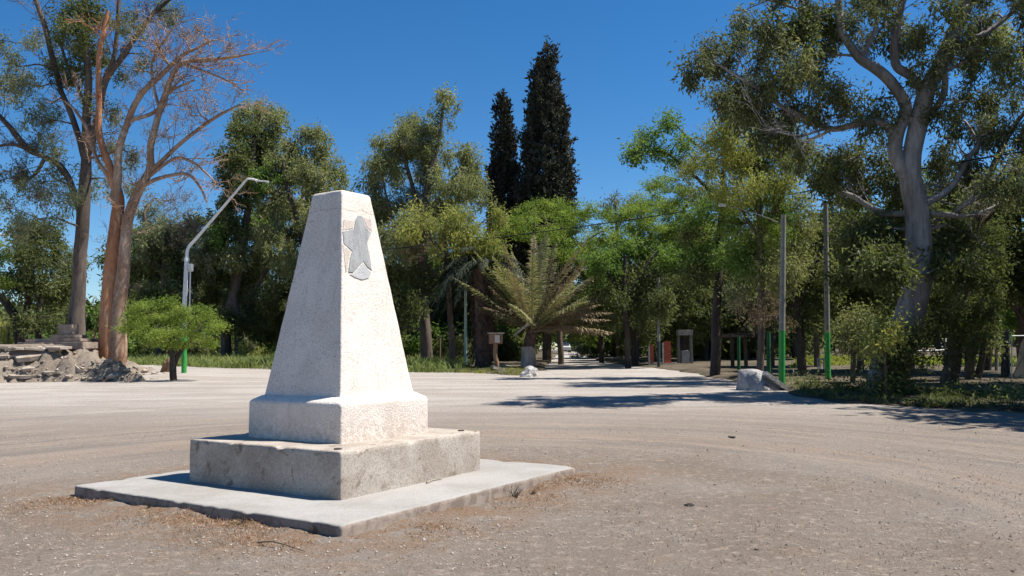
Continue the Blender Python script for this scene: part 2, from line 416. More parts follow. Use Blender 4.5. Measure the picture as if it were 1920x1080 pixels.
def tree(name, label, cat, Y, trunk, limbs, blobs, style, group=None, depth=.85, jit=.9, **kw):
    """everything read off the photograph in pixels, at its own distance Y; half widths in px"""
    k = Y/F; kw['leafk'] = kw.pop('lk', min(1.25, max(.42, Y/62)))
    def conv(l, snap=False):
        out = []
        for i, q in enumerate(l):
            p = P(q[0], q[1], Y+(q[3] if len(q) > 3 else 0)); r = q[2]*k
            out.append((p, r))
        return out
    T = conv(trunk); b = T[0][0].copy(); b[2] = min(float(gz(b[0], b[1])), b[2]) if not kw.pop('onmound', False) else float(mound_z(b[0], b[1]))-.15
    T[0] = (b-np.array([0, 0, .15]), T[0][1])
    Ls = [conv(l) for l in limbs]
    B = []
    for q in blobs:
        st = style; dn = 1.0; dy = 0
        for e in q[4:]:
            if isinstance(e, str): st = e
            elif e >= 0 and isinstance(e, float): dn = e
            else: dy = e
        c = P(q[0], q[1], Y)
        rad = .5*(q[2]+q[3])*k*depth
        c = P(q[0], q[1], Y+dy+float(np.clip(rng.normal(), -1.5, 1.5))*rad*jit*2)
        B.append((c, (q[2]*k, rad, q[3]*k), dn, st))
    return tree_core(name, label, cat, b, T, Ls, B, style, group=group, **kw)

# ------------------------------------------------------------------ sky, sun, view
SUN = np.array([.5, .012, .866]); SUN = SUN/np.linalg.norm(SUN)
wd = bpy.data.worlds.new('World'); scn.world = wd; wd.use_nodes = True
nt = wd.node_tree; nt.nodes.clear()
wo = nt.nodes.new('ShaderNodeOutputWorld'); bg = nt.nodes.new('ShaderNodeBackground'); sk = nt.nodes.new('ShaderNodeTexSky')
sk.sky_type = 'NISHITA'; sk.sun_disc = False
sk.sun_elevation = math.asin(SUN[2]); sk.sun_rotation = math.atan2(SUN[0], SUN[1])
sk.air_density = 1.0; sk.dust_density = .15; sk.ozone_density = 4.5; sk.altitude = 900
hs = nt.nodes.new('ShaderNodeHueSaturation'); hs.inputs['Saturation'].default_value = 1.29; hs.inputs['Value'].default_value = .90
L(nt, sk.outputs[0], hs.inputs['Color']); L(nt, hs.outputs[0], bg.inputs[0]); bg.inputs[1].default_value = .085
L(nt, bg.outputs[0], wo.inputs[0])
sl = bpy.data.lights.new('sun', 'SUN'); sl.energy = 5.0; sl.angle = math.radians(.53); sl.color = (1, .95, .87)
so = bpy.data.objects.new('sun', sl); COL.objects.link(so)
so.rotation_euler = Vector((-SUN[0], -SUN[1], -SUN[2])).to_track_quat('-Z', 'Y').to_euler(); so.location = (20, -10, 30)
vs = scn.view_settings; vs.view_transform = 'Standard'; vs.look = 'None'; vs.gamma = 1; vs.use_curve_mapping = False; vs.exposure = .78
cy = scn.cycles; cy.max_bounces = 8; cy.diffuse_bounces = 6; cy.glossy_bounces = 2; cy.transmission_bounces = 4; cy.transparent_max_bounces = 4
cy.use_denoising = True; cy.use_adaptive_sampling = True; cy.adaptive_threshold = .015
cy.sample_clamp_indirect = 6; cy.caustics_reflective = False; cy.caustics_refractive = False

# ------------------------------------------------------------------ monument frame
YAW = .992; MC = np.array([-2.078, 10.148])
MA = np.array([math.cos(YAW), math.sin(YAW)]); MB = np.array([-math.sin(YAW), math.cos(YAW)])
SH, BH, PH = .101, .483, .446
def slab_dist(x, y):
    u = (x-MC[0])*MA[0]+(y-MC[1])*MA[1]; v = (x-MC[0])*MB[0]+(y-MC[1])*MB[1]
    d = np.maximum(abs(u), abs(v))-2.07
    return d

# ------------------------------------------------------------------ ground sheet
def spaced(a, b, d): return np.arange(a, b, d)
xs = np.concatenate([[-1600, -800, -400, -200, -120, -80], spaced(-60, -16, 1.5), spaced(-16, -7, .3), spaced(-7, 8, .07), spaced(8, 20, .3), spaced(20, 60, 1.5), [60, 80, 120, 200, 400, 800, 1600]])
ys = np.concatenate([[-60, -30, -15, -8, -3, 0, 2], spaced(3.2, 15, .07), spaced(15, 24, .2), spaced(24, 60, .8), spaced(60, 130, 3), [130, 150, 180, 220, 300, 400, 600, 1000, 1800, 2600]])
X, Yg = np.meshgrid(xs, ys)
Z = gz(X, Yg)
near = np.exp(-((Yg-9)/30)**2)
Z = Z+near*((fbm(X*.35, Yg*.35)-.47)*.05+(fbm(X*1.7+40, Yg*1.7)-.47)*.028+(fbm(X*6+9, Yg*6, 3)-.45)*.014)
rx_ = np.hypot(X-MC[0]-1.0, Yg-MC[1]+1.6); tx_ = np.arctan2(Yg-MC[1]+1.6, X-MC[0]-1.0)
Z = Z+np.clip((rx_-4.5)/1.5, 0, 1)*np.clip((22-rx_)/8, 0, 1)*(fbm(rx_*2.6, tx_*1.6+20, 4)-.47)*.075
sd = slab_dist(X, Yg)
heap = np.exp(-np.maximum(sd, 0)/.22)*np.where(sd > -.15, 1, 0)
u_ = (X-MC[0])*MA[0]+(Yg-MC[1])*MA[1]
leftside = ((X-MC[0])*MA[0]+(Yg-MC[1])*MA[1] < -1.9)
Z = Z+heap*((fbm(X*2.1+3, Yg*2.1+8, 3)-.44)*.15)
Z = np.where(sd < -.2, np.minimum(Z, -.02), Z)
Z = np.where((sd > -.2) & (sd < .02), np.minimum(Z, .075), Z)
# low berm around the lamp post foot
lb = G(345, 705); Z = Z+.16*np.exp(-(((X-lb[0])/2.2)**2+((Yg-lb[1])/1.6)**2))
g = Geo(); nx, ny = len(xs), len(ys)
i = np.arange(ny-1)[:, None]*nx; j = np.arange(nx-1)[None, :]
g.add(np.stack([X, Yg, Z], -1).reshape(-1, 3), np.stack([i+j, i+j+1, i+nx+j+1, i+nx+j], -1).reshape(-1, 4))

m, nt, out = newmat('dirt_ground'); v = geo_pos(nt)
sx = nt.nodes.new('ShaderNodeSeparateXYZ'); L(nt, v, sx.inputs[0])
n1 = tex(nt, v, .55, 7, .6, .4); n2 = tex(nt, v, 2.2, 6, .65, .5); n3 = tex(nt, v, 38, 4, .7); n4 = tex(nt, v, 130, 3, .7)
dx = math_(nt, 'SUBTRACT', sx.outputs[0], MC[0]+1.0); dy = math_(nt, 'SUBTRACT', sx.outputs[1], MC[1]-1.6)
rr = math_(nt, 'SQRT', math_(nt, 'ADD', math_(nt, 'MULTIPLY', dx, dx), math_(nt, 'MULTIPLY', dy, dy)))
th = math_(nt, 'ARCTAN2', dy, dx)
cb = nt.nodes.new('ShaderNodeCombineXYZ'); L(nt, math_(nt, 'MULTIPLY', rr, 1.9), cb.inputs[0]); L(nt, math_(nt, 'MULTIPLY', th, 1.1), cb.inputs[1])
st = tex(nt, cb.outputs[0], 1.0, 7, .68, .25)
cb2 = nt.nodes.new('ShaderNodeCombineXYZ'); L(nt, math_(nt, 'MULTIPLY', rr, 9), cb2.inputs[0]); L(nt, math_(nt, 'MULTIPLY', th, 2.5), cb2.inputs[1])
st2 = tex(nt, cb2.outputs[0], 1.0, 5, .7, .2)
col = mixc(nt, ramp(nt, n1, .35, .65), (0.201, 0.164, 0.131), (0.243, 0.204, 0.168))
col = mixc(nt, math_(nt, 'MULTIPLY', ramp(nt, n2, .52, .70), .6), col, (0.240, 0.172, 0.124))
n5 = tex(nt, v, .28, 5, .6, .8); n6 = tex(nt, v, 9, 6, .75, .4)
col = mixc(nt, math_(nt, 'MULTIPLY', ramp(nt, n5, .44, .60), .5), col, (0.291, 0.261, 0.231))
col = mixc(nt, math_(nt, 'MULTIPLY', ramp(nt, n6, .50, .66), .55), col, (0.476, 0.394, 0.319))
col = mixc(nt, math_(nt, 'MULTIPLY', ramp(nt, n6, .44, .32), .55), col, (0.220, 0.180, 0.146))
ring = math_(nt, 'MULTIPLY', ramp(nt, rr, 4.6, 6.3), ramp(nt, rr, 26, 14))
col = mixc(nt, math_(nt, 'MULTIPLY', ring, .6), col, (0.282, 0.241, 0.204))
col = mixc(nt, math_(nt, 'MULTIPLY', math_(nt, 'MULTIPLY', ramp(nt, st, .51, .60), ring), .9), col, (0.336, 0.273, 0.220))
col = mixc(nt, math_(nt, 'MULTIPLY', math_(nt, 'MULTIPLY', ramp(nt, st, .47, .38), ring), .85), col, (0.222, 0.193, 0.168))
pink = math_(nt, 'MULTIPLY', ramp(nt, math_(nt, 'ABSOLUTE', math_(nt, 'SUBTRACT', rr, 7.0)), .9, .1), ramp(nt, st2, .42, .62))
col = mixc(nt, math_(nt, 'MULTIPLY', pink, .7), col, (0.330, 0.241, 0.184))
col = mixc(nt, math_(nt, 'MULTIPLY', math_(nt, 'MULTIPLY', ramp(nt, st2, .52, .68), ring), .35), col, (0.372, 0.322, 0.275))
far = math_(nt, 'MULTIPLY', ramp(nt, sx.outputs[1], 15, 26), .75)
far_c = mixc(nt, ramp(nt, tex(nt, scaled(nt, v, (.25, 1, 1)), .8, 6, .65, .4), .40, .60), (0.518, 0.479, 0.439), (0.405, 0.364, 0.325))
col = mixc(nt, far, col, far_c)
# dry litter stained soil round the slab
ax = nt.nodes.new('ShaderNodeMapping'); ax.vector_type = 'TEXTURE'; L(nt, v, ax.inputs[0])
ax.inputs['Location'].default_value = (MC[0], MC[1], 0); ax.inputs['Rotation'].default_value = (0, 0, YAW)
s2 = nt.nodes.new('ShaderNodeSeparateXYZ'); L(nt, ax.outputs[0], s2.inputs[0])
bd = math_(nt, 'MAXIMUM', math_(nt, 'ABSOLUTE', s2.outputs[0]), math_(nt, 'ABSOLUTE', s2.outputs[1]))
lit = math_(nt, 'MULTIPLY', ramp(nt, bd, 3.6, 2.2), ramp(nt, n2, .36, .56))
col = mixc(nt, math_(nt, 'MULTIPLY', lit, .75), col, (0.240, 0.152, 0.094))
# gravel speckle
col = mixc(nt, math_(nt, 'MULTIPLY_ADD', ramp(nt, n3, .36, .60), .62, .38), mixc(nt, 1, col, (.60, .57, .55), 'MULTIPLY'), col)
col = mixc(nt, math_(nt, 'MULTIPLY', ramp(nt, n4, .60, .72), .6), col, (0.396, 0.351, 0.303))
col = mixc(nt, math_(nt, 'MULTIPLY', ramp(nt, n4, .40, .30), .5), col, (0.182, 0.144, 0.124))
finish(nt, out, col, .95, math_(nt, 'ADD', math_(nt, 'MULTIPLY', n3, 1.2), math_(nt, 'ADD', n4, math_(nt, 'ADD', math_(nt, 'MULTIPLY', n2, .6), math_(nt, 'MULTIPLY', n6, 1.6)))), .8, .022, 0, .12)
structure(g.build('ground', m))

# verges: dark soil under the trees, their shade partly put into its colour, a sheet just above the ground
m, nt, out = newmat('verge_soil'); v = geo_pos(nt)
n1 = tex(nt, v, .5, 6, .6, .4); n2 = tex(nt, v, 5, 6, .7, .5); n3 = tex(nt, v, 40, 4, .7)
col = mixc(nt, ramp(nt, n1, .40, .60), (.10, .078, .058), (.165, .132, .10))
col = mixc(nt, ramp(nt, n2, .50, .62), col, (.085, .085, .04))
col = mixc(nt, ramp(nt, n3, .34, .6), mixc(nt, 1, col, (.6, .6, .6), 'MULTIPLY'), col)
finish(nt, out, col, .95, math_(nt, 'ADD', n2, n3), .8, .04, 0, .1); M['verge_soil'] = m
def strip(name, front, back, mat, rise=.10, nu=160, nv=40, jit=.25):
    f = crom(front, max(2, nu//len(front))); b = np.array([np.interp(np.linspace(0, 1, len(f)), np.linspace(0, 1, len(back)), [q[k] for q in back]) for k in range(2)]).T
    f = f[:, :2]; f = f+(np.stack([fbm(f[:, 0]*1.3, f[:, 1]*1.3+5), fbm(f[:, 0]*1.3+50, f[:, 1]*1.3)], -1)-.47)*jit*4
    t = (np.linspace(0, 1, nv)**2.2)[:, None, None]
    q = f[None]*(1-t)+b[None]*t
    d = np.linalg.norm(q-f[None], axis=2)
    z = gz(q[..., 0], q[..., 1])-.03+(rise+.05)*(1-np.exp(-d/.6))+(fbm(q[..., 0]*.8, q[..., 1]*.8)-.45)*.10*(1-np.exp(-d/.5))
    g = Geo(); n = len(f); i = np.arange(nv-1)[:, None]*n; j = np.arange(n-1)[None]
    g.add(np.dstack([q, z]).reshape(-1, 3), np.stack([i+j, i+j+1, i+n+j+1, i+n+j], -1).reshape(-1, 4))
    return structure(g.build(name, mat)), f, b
def gl_(l): return [G(*q)[:2] for q in l]
vl_front = gl_([(-500, 686), (-200, 684), (60, 684), (250, 683), (400, 689), (520, 692), (700, 697), (870, 699), (985, 704), (1016, 694), (1030, 680), (1042, 668), (1048, 662)])
vl_back = [(-120, 170), (-60, 190), (-20, 200), (5, 190)]
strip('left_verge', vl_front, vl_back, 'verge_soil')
vr_front = gl_([(1084, 661), (1098, 668), (1124, 676), (1170, 684), (1260, 695), (1365, 713), (1440, 731), (1500, 744), (1600, 757), (1720, 765), (1920, 775), (2150, 786), (2600, 800)])
vr_back = [(14, 190), (40, 200), (90, 160), (100, 90), (90, 40), (80, 20)]
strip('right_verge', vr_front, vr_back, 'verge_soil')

def inside(poly, x, y):
    p = np.asarray(poly); r = np.zeros(len(x), bool); j = len(p)-1
    for i in range(len(p)):
        c = ((p[i, 1] > y) != (p[j, 1] > y)) & (x < (p[j, 0]-p[i, 0])*(y-p[i, 1])/(p[j, 1]-p[i, 1]+1e-12)+p[i, 0])
        r ^= c; j = i
    return r
def grass(name, poly, dens, h, w, mat, label, zoff=.05, clump=True, lean=.45, cat='grass'):
    p = np.asarray(poly); lo, hi = p.min(0), p.max(0); n = int(dens*np.prod(hi-lo))
    x = rng.random(n)*(hi[0]-lo[0])+lo[0]; y = rng.random(n)*(hi[1]-lo[1])+lo[1]
    k = inside(poly, x, y)
    if clump: k &= fbm(x*1.1+7, y*1.1) > rng.random(n)*.35+.26
    x, y = x[k], y[k]; n = len(x); z = gz(x, y)+zoff-.04
    hh = h*(.5+rng.random(n))*(.6+fbm(x*.9, y*.9)*.9)
    d = np.stack([rng.normal(size=n)*lean, rng.normal(size=n)*lean, np.ones(n)], -1); d = norm(d)
    s = norm(np.cross(d, rng.normal(size=(n, 3)))); b = np.stack([x, y, z], -1)
    tip = b+d*hh[:, None]+np.stack([rng.normal(size=n), rng.normal(size=n), -np.abs(rng.normal(size=n))*.5], -1)*hh[:, None]*.25
    ww = w*(.6+.8*rng.random(n))[:, None]; mid = b+d*hh[:, None]*.55
    V = np.stack([b-s*ww*.5, b+s*ww*.5, mid+s*ww*.4, tip, mid-s*ww*.4], 1).reshape(-1, 3); q = np.arange(n)*5
    g = Geo(); t = np.clip(fbm(x*.7+3, y*.7)*.9-.1+rng.random(n)*.4, 0, 1)
    g.add(V, np.stack([q, q+1, q+2, q+4], -1), t); g.f[3].append(np.stack([q+4, q+2, q+3], -1)); g.t[3].append(t)
    o = g.build(name, mat, None, False, None, True); return tag(o, label, cat, None, 'stuff')

# ------------------------------------------------------------------ monument
def rough_prism(levels, n=26, rnd=.03, amp=.006, fs=3.0, seed=0, edge=0.0):
    """square stack: levels = (z, half) ; rounded corners, noisy faces, closed top and bottom"""
    g = Geo(); rings = []; per = []
    def ring(h, z, r):
        q = []
        r = min(r, h*.9)
        cs = [(-1, -1), (1, -1), (1, 1), (-1, 1)]
        for c in range(4):
            sx_, sy_ = cs[c]; nx_, ny_ = cs[(c+1) % 4]
            a0 = math.atan2(sy_, sx_)
            for k in range(4):
                a = a0-PI/4+k/3*PI/2
                q.append((sx_*(h-r)+r*math.cos(a), sy_*(h-r)+r*math.sin(a)))
            a = (sx_*(h-r)+(r*math.cos(a0+PI/4)), sy_*(h-r)+(r*math.sin(a0+PI/4)))
            b0 = math.atan2(ny_, nx_)-PI/4
            b = (nx_*(h-r)+r*math.cos(b0), ny_*(h-r)+r*math.sin(b0))
            for k in range(1, n):
                t = k/n; q.append((a[0]*(1-t)+b[0]*t, a[1]*(1-t)+b[1]*t))
        return np.array([(x, y, z) for x, y in q])
    R = [ring(h, z, r) for z, h, r in levels]
    # caps as shrinking rings
    zt, ht, rt = levels[-1]; zb, hb, rb = levels[0]
    top = [np.column_stack([R[-1][:, :2]*s, np.full(len(R[-1]), zt)]) for s in (.985, .95, .8, .6, .4, .2, .05)]
    A = R+top; m_ = len(A[0]); V = np.concatenate(A); off = np.array([mnoise.noise_vector(Vector((p[0]*fs+seed, p[1]*fs, p[2]*fs))) for p in V])
    off += .5*np.array([mnoise.noise_vector(Vector((p[0]*fs*4+seed, p[1]*fs*4, p[2]*fs*4))) for p in V])
    if edge:
        ez = np.exp(-((V[:, 2]-zt)/.03)**2)
        ch = np.array([max(0, mnoise.noise(Vector((p[0]*5+seed, p[1]*5, 3)))-.12) for p in V])
        out_ = np.maximum(abs(V[:, 0]), abs(V[:, 1])) > levels[-1][1]*.97
        V[:, 2] -= ch*edge*ez*out_; V[:, :2] *= (1-ch*edge*.12*ez*out_)[:, None]
    V = V+off*amp
    i = np.arange(len(A)-1)[:, None]*m_; j = np.arange(m_)[None]; k = (j+1) % m_
    g.add(V, np.stack([i+j, i+k, i+m_+k, i+m_+j], -1).reshape(-1, 4))
    return g
def mat_slab():
    m, nt, out = newmat('slab_surface'); v = obj_pos(nt); a = tex(nt, v, 1.1, 6, .6, .4); f = tex(nt, v, 55, 4, .7); b_ = tex(nt, v, 7, 5, .65, .5)
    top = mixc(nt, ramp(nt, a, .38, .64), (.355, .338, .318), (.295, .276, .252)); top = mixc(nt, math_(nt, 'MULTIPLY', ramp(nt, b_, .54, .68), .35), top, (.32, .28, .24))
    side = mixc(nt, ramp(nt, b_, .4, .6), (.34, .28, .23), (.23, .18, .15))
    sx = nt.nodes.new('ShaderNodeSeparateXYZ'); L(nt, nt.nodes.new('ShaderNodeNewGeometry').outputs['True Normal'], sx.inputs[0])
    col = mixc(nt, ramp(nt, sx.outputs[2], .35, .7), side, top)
    col = mixc(nt, ramp(nt, f, .32, .6), mixc(nt, 1, col, (.8, .8, .8), 'MULTIPLY'), col)
    finish(nt, out, col, .9, math_(nt, 'ADD', f, b_), .25, .008, 0, .15); return m
M['slab_surface'] = mat_slab()
mon = empty('obelisk_monument', (MC[0], MC[1], 0), 'white tapered concrete obelisk on a stepped base with a grey stone star', 'monument')
mon.rotation_euler = (0, 0, YAW)
def lv(z0, z1, h0, h1, r, n):
    return [(z0+(z1-z0)*k/n, h0+(h1-h0)*k/n, r) for k in range(n+1)]
g = rough_prism(lv(-.12, SH-.012, 2.071, 2.071, .03, 6)+[(SH, 2.062, .03)], 90, .03, .0045, 2.2, 3, .05); g.build('base_slab', 'slab_surface', mon)
z0 = SH-.004; z1 = SH+BH
g = rough_prism(lv(z0, z1-.015, 1.209, 1.207, .02, 12)+[(z1, 1.195, .02)], 40, .02, .005, 2.5, 9, .12); g.build('pedestal_block', 'concrete', mon)
z0 = z1-.004; z1 = SH+BH+PH
g = rough_prism(lv(z0, z1-.045, .750, .749, .025, 12)+[(z1-.03, .747, .03), (z1-.012, .737, .035), (z1, .722, .04), (z1+.02, .69, .04), (z1+.045, .65, .04), (z1+.055, .60, .04)], 34, .02, .006, 3, 21); g.build('plinth', 'plaster', mon)
zs = z1+.03; zt = SH+BH+PH+2.46
def shaft_h(z): return .617+(.2445-.617)*(z-(z1+.076))/(zt-(z1+.076))
g = rough_prism([(zs, shaft_h(zs)+.012, .02), (zs+.03, shaft_h(zs+.03), .016)]+[(z, shaft_h(z), .016) for z in np.linspace(zs+.06, zt-.02, 44)]+[(zt, shaft_h(zt)-.012, .02), (zt+.012, .19, .03)], 24, .012, .005, 3.2, 33)
g.build('shaft', 'plaster_shaft', mon)
# stones inlaid on the lit face, which faces the +A... local -Y side (v = -h)
def face_pt(px, py):
    # intersect the view ray with the sloping face v = -shaft_h(z)
    d = ray(px, py); t0, t1 = 2.0, 20.0
    def fn(t):
        p = EYE+d*(t/d[1]); v_ = (p[0]-MC[0])*MB[0]+(p[1]-MC[1])*MB[1]; return v_+shaft_h(p[2])
    for _ in range(60):
        tm = .5*(t0+t1)
        if fn(tm) < 0: t0 = tm
        else: t1 = tm
    p = EYE+d*(t0/d[1]); return np.array([(p[0]-MC[0])*MA[0]+(p[1]-MC[1])*MA[1], (p[0]-MC[0])*MB[0]+(p[1]-MC[1])*MB[1], p[2]])
def c2(l): return [(440+x/4.695, 330+y/4.695) for x, y in l]
def plate(name, poly, thick, mat, sink=.03):
    pts = np.array([face_pt(*q) for q in poly]); pts[:, 0] = np.clip(pts[:, 0], -shaft_h(2.9)+.004+0*pts[:, 0], None)
    pts[:, 0] = np.maximum(pts[:, 0], np.array([-shaft_h(z)+.012 for z in pts[:, 2]]))
    nrm_ = np.array([0, -1, .15]); nrm_ /= np.linalg.norm(nrm_)
    bm = bmesh.new(); vs_ = [bm.verts.new(p-nrm_*sink) for p in pts]; f = bm.faces.new(vs_)
    r = bmesh.ops.extrude_face_region(bm, geom=[f]); nv = [e for e in r['geom'] if isinstance(e, bmesh.types.BMVert)]
    bmesh.ops.translate(bm, verts=nv, vec=Vector(nrm_*(sink+thick)))
    bmesh.ops.recalc_face_normals(bm, faces=bm.faces)
    bmesh.ops.bevel(bm, geom=[e for e in bm.edges if all(v in nv for v in e.verts)], offset=.003, segments=2, affect='EDGES')
    me = bpy.data.meshes.new(name); bm.to_mesh(me); bm.free(); me.materials.append(M[mat])
    o = bpy.data.objects.new(name, me); COL.objects.link(o); o.parent = mon; return o
plate('star_stone', c2([(1085, 348), (1125, 358), (1150, 450), (1200, 500), (1162, 585), (1188, 720), (1205, 835), (1165, 800), (1130, 752), (1085, 800), (1040, 850), (1000, 846), (1012, 740), (1030, 660), (957, 595), (948, 490), (1048, 470), (1062, 390)]), .009, 'star_stone')
plate('surround_stone', c2([(958, 385), (1010, 392), (1055, 398), (1042, 462), (950, 478)]), .006, 'beige_stone')
plate('surround_stone', c2([(1132, 366), (1200, 385), (1207, 488), (1158, 446)]), .006, 'pink_stone')
plate('surround_stone', c2([(946, 606), (1020, 664), (1002, 740), (990, 838), (948, 850)]), .006, 'beige_stone')
plate('surround_stone', c2([(1130, 765), (1162, 812), (1200, 848), (1180, 898), (1120, 915), (1060, 895), (1012, 868), (1046, 858), (1090, 808)]), .006, 'pale_stone')
for (u, v) in ((-1.09, -1.05), (1.06, -1.02)):
    bm = bmesh.new(); bmesh.ops.create_cone(bm, cap_ends=True, segments=10, radius1=.045, radius2=.04, depth=.03)  # solid dark disc standing in for the shade inside a bolt hole
    bmesh.ops.translate(bm, verts=bm.verts, vec=(u, v, SH+BH-.004))
    me = bpy.data.meshes.new('bolt_hole'); bm.to_mesh(me); bm.free(); me.materials.append(M['stone_dark'])
    o = bpy.data.objects.new('bolt_hole', me); COL.objects.link(o); o.parent = mon

# ------------------------------------------------------------------ loose ground stuff
def zg(x, y): # visible ground height near the camera incl. relief
    x = np.asarray(x, float); y = np.asarray(y, float); n = np.exp(-((y-9)/30)**2)
    z = gz(x, y)+n*((fbm(x*.35, y*.35)-.47)*.05+(fbm(x*1.7+40, y*1.7)-.47)*.028+(fbm(x*6+9, y*6, 3)-.45)*.014)
    r_ = np.hypot(x-MC[0]-1.0, y-MC[1]+1.6); t_ = np.arctan2(y-MC[1]+1.6, x-MC[0]-1.0); z = z+np.clip((r_-4.5)/1.5, 0, 1)*np.clip((22-r_)/8, 0, 1)*(fbm(r_*2.6, t_*1.6+20, 4)-.47)*.075
    s = slab_dist(x, y); return z+np.exp(-np.maximum(s, 0)/.22)*((fbm(x*2.1+3, y*2.1+8, 3)-.44)*.15)
n = 30000
y = 4.2+rng.random(n)**1.7*12; x = (rng.random(n)*2-1)*(y*.66+.3)
k = (slab_dist(x, y) > .05) & (fbm(x*.8+2, y*.8+5) > .36+.12*rng.random(n)); x, y = x[k], y[k]; n = len(x); z = zg(x, y)
s = (.0035+.011*rng.random(n)**5)*(.8+.05*y); octv = np.array([[1, 0, 0], [0, 1, 0], [-1, 0, 0], [0, -1, 0], [0, 0, .8], [0, 0, -.8]])
V = octv[None]*(.7+.6*rng.random((n, 6, 1)))*s[:, None, None]; a = rng.random(n)*6.3
V = np.stack([V[..., 0]*np.cos(a)[:, None]-V[..., 1]*np.sin(a)[:, None], V[..., 0]*np.sin(a)[:, None]+V[..., 1]*np.cos(a)[:, None], V[..., 2]], -1)+np.stack([x, y, z+s*.3], -1)[:, None]
fo = np.array([[0, 1, 4], [1, 2, 4], [2, 3, 4], [3, 0, 4]])
g = Geo(); g.add(V.reshape(-1, 3), (np.arange(n)[:, None, None]*6+fo[None]).reshape(-1, 3), np.repeat(rng.random(n), 4))
m, nt, out = newmat('gravel'); t = nt.nodes.new('ShaderNodeAttribute'); t.attribute_name = 'tint'
c = mixc(nt, ramp(nt, t.outputs['Fac'], 0, .6), (.16, .13, .108), (.34, .29, .245)); c = mixc(nt, ramp(nt, t.outputs['Fac'], .97, 1), c, (.42, .37, .32)); finish(nt, out, c, .9); 
tag(g.build('gravel', m, None, False, None, True), 'small loose gravel scattered over the bare dirt', 'gravel', None, 'stuff')

def blades(name, x, y, h, w, mat, label, lean=.9):
    n = len(x); z = zg(x, y)-.006; hh = h*(.4+rng.random(n))
    d = norm(np.stack([rng.normal(size=n)*lean, rng.normal(size=n)*lean, np.abs(rng.normal(size=n))*.6+.12], -1)); b = np.stack([x, y, z], -1)
    s_ = norm(np.cross(d, rng.normal(size=(n, 3)))); tip = b+d*hh[:, None]; tip[:, 2] = np.maximum(tip[:, 2]-hh*.2, z+.008)
    mid = b+d*hh[:, None]*.5; mid[:, 2] += hh*.06
    V = np.stack([b-s_*w*.5, b+s_*w*.5, mid+s_*w*.4, tip, mid-s_*w*.4], 1).reshape(-1, 3); q = np.arange(n)*5; t = rng.random(n)
    g = Geo(); g.add(V, np.stack([q, q+1, q+2, q+4], -1), t); g.f[3].append(np.stack([q+4, q+2, q+3], -1)); g.t[3].append(t)
    return tag(g.build(name, mat, None, False, None, True), label, 'grass', None, 'stuff')
# dry grass fringe along the two visible slab edges + sparse patches
n = 19000; e = rng.random(n); side = rng.random(n) < .55; o_ = np.abs(rng.normal(size=n))*.42+.0
u = np.where(side, -2.07-o_, e*4.14-2.07); v = np.where(side, e*4.14-2.07, -2.07-o_)
x = MC[0]+u*MA[0]+v*MB[0]; y = MC[1]+u*MA[1]+v*MB[1]
k = (fbm(x*1.6+11, y*1.6) > .36+.22*rng.random(n)); blades('dry_grass', x[k], y[k], .055, .0045, 'grass_dry', 'dry straw coloured grass and twigs along the slab edge')
n = 12000; y = 4.4+rng.random(n)*6; x = (rng.random(n)*2-1)*y*.6
k = (slab_dist(x, y) > .1) & (fbm(x*.7+31, y*.7+2) > .53+.15*rng.random(n)); blades('dry_grass', x[k], y[k], .035, .006, 'grass_dry', 'sparse dry stubble flattened on the foreground dirt')
def tuft(px, py, n, h, label):
    p = G(px, py); g = Geo(); z = float(zg(p[0], p[1]))
    d = norm(np.stack([rng.normal(size=n)*.5, rng.normal(size=n)*.5, np.ones(n)], -1)); S = np.stack([rng.normal(size=n)*.02, rng.normal(size=n)*.02, np.full(n, z-.01)], -1)
    twigs(g, S, S+d*h*(.4+.7*rng.random((n, 1))), .0032, .0012, .1)
    tag(g.build('dry_weed', 'litter', None), label, 'weed', 'dry weeds at the slab edge').location = (p[0], p[1], 0)
tuft(966, 930, 26, .14, 'dark dry weed standing at the slab edge right of the pedestal')
tuft(1000, 922, 18, .09, 'low dark weed near the far corner of the slab')
tuft(455, 985, 18, .12, 'pale thin weed against the shaded slab edge below the pedestal')
tuft(590, 1000, 16, .12, 'thin weed against the shaded slab edge near its front corner')
tuft(280, 955, 20, .10, 'low straw weed at the shaded slab edge left of the pedestal')
def rock(name, loc, size, mat, label, cat, seed=0, group=None, squash=.6, rot=0):
    bm = bmesh.new(); bmesh.ops.create_icosphere(bm, subdivisions=3, radius=1)
    for v in bm.verts:
        n_ = mnoise.noise(v.co*1.3+Vector((seed*7.1, 3, 1)))*.5+mnoise.noise(v.co*3.1+Vector((seed*3.3, 1, 9)))*.2
        v.co = v.co*(1+n_)
        v.co.x *= size[0]; v.co.y *= size[1]; v.co.z *= size[2]
    me = bpy.data.meshes.new(name); bm.to_mesh(me); bm.free(); me.materials.append(M[mat])
    o = bpy.data.objects.new(name, me); COL.objects.link(o); o.location = tuple(map(float, loc)); o.rotation_euler = (0, 0, rot)
    return tag(o, label, cat, group)
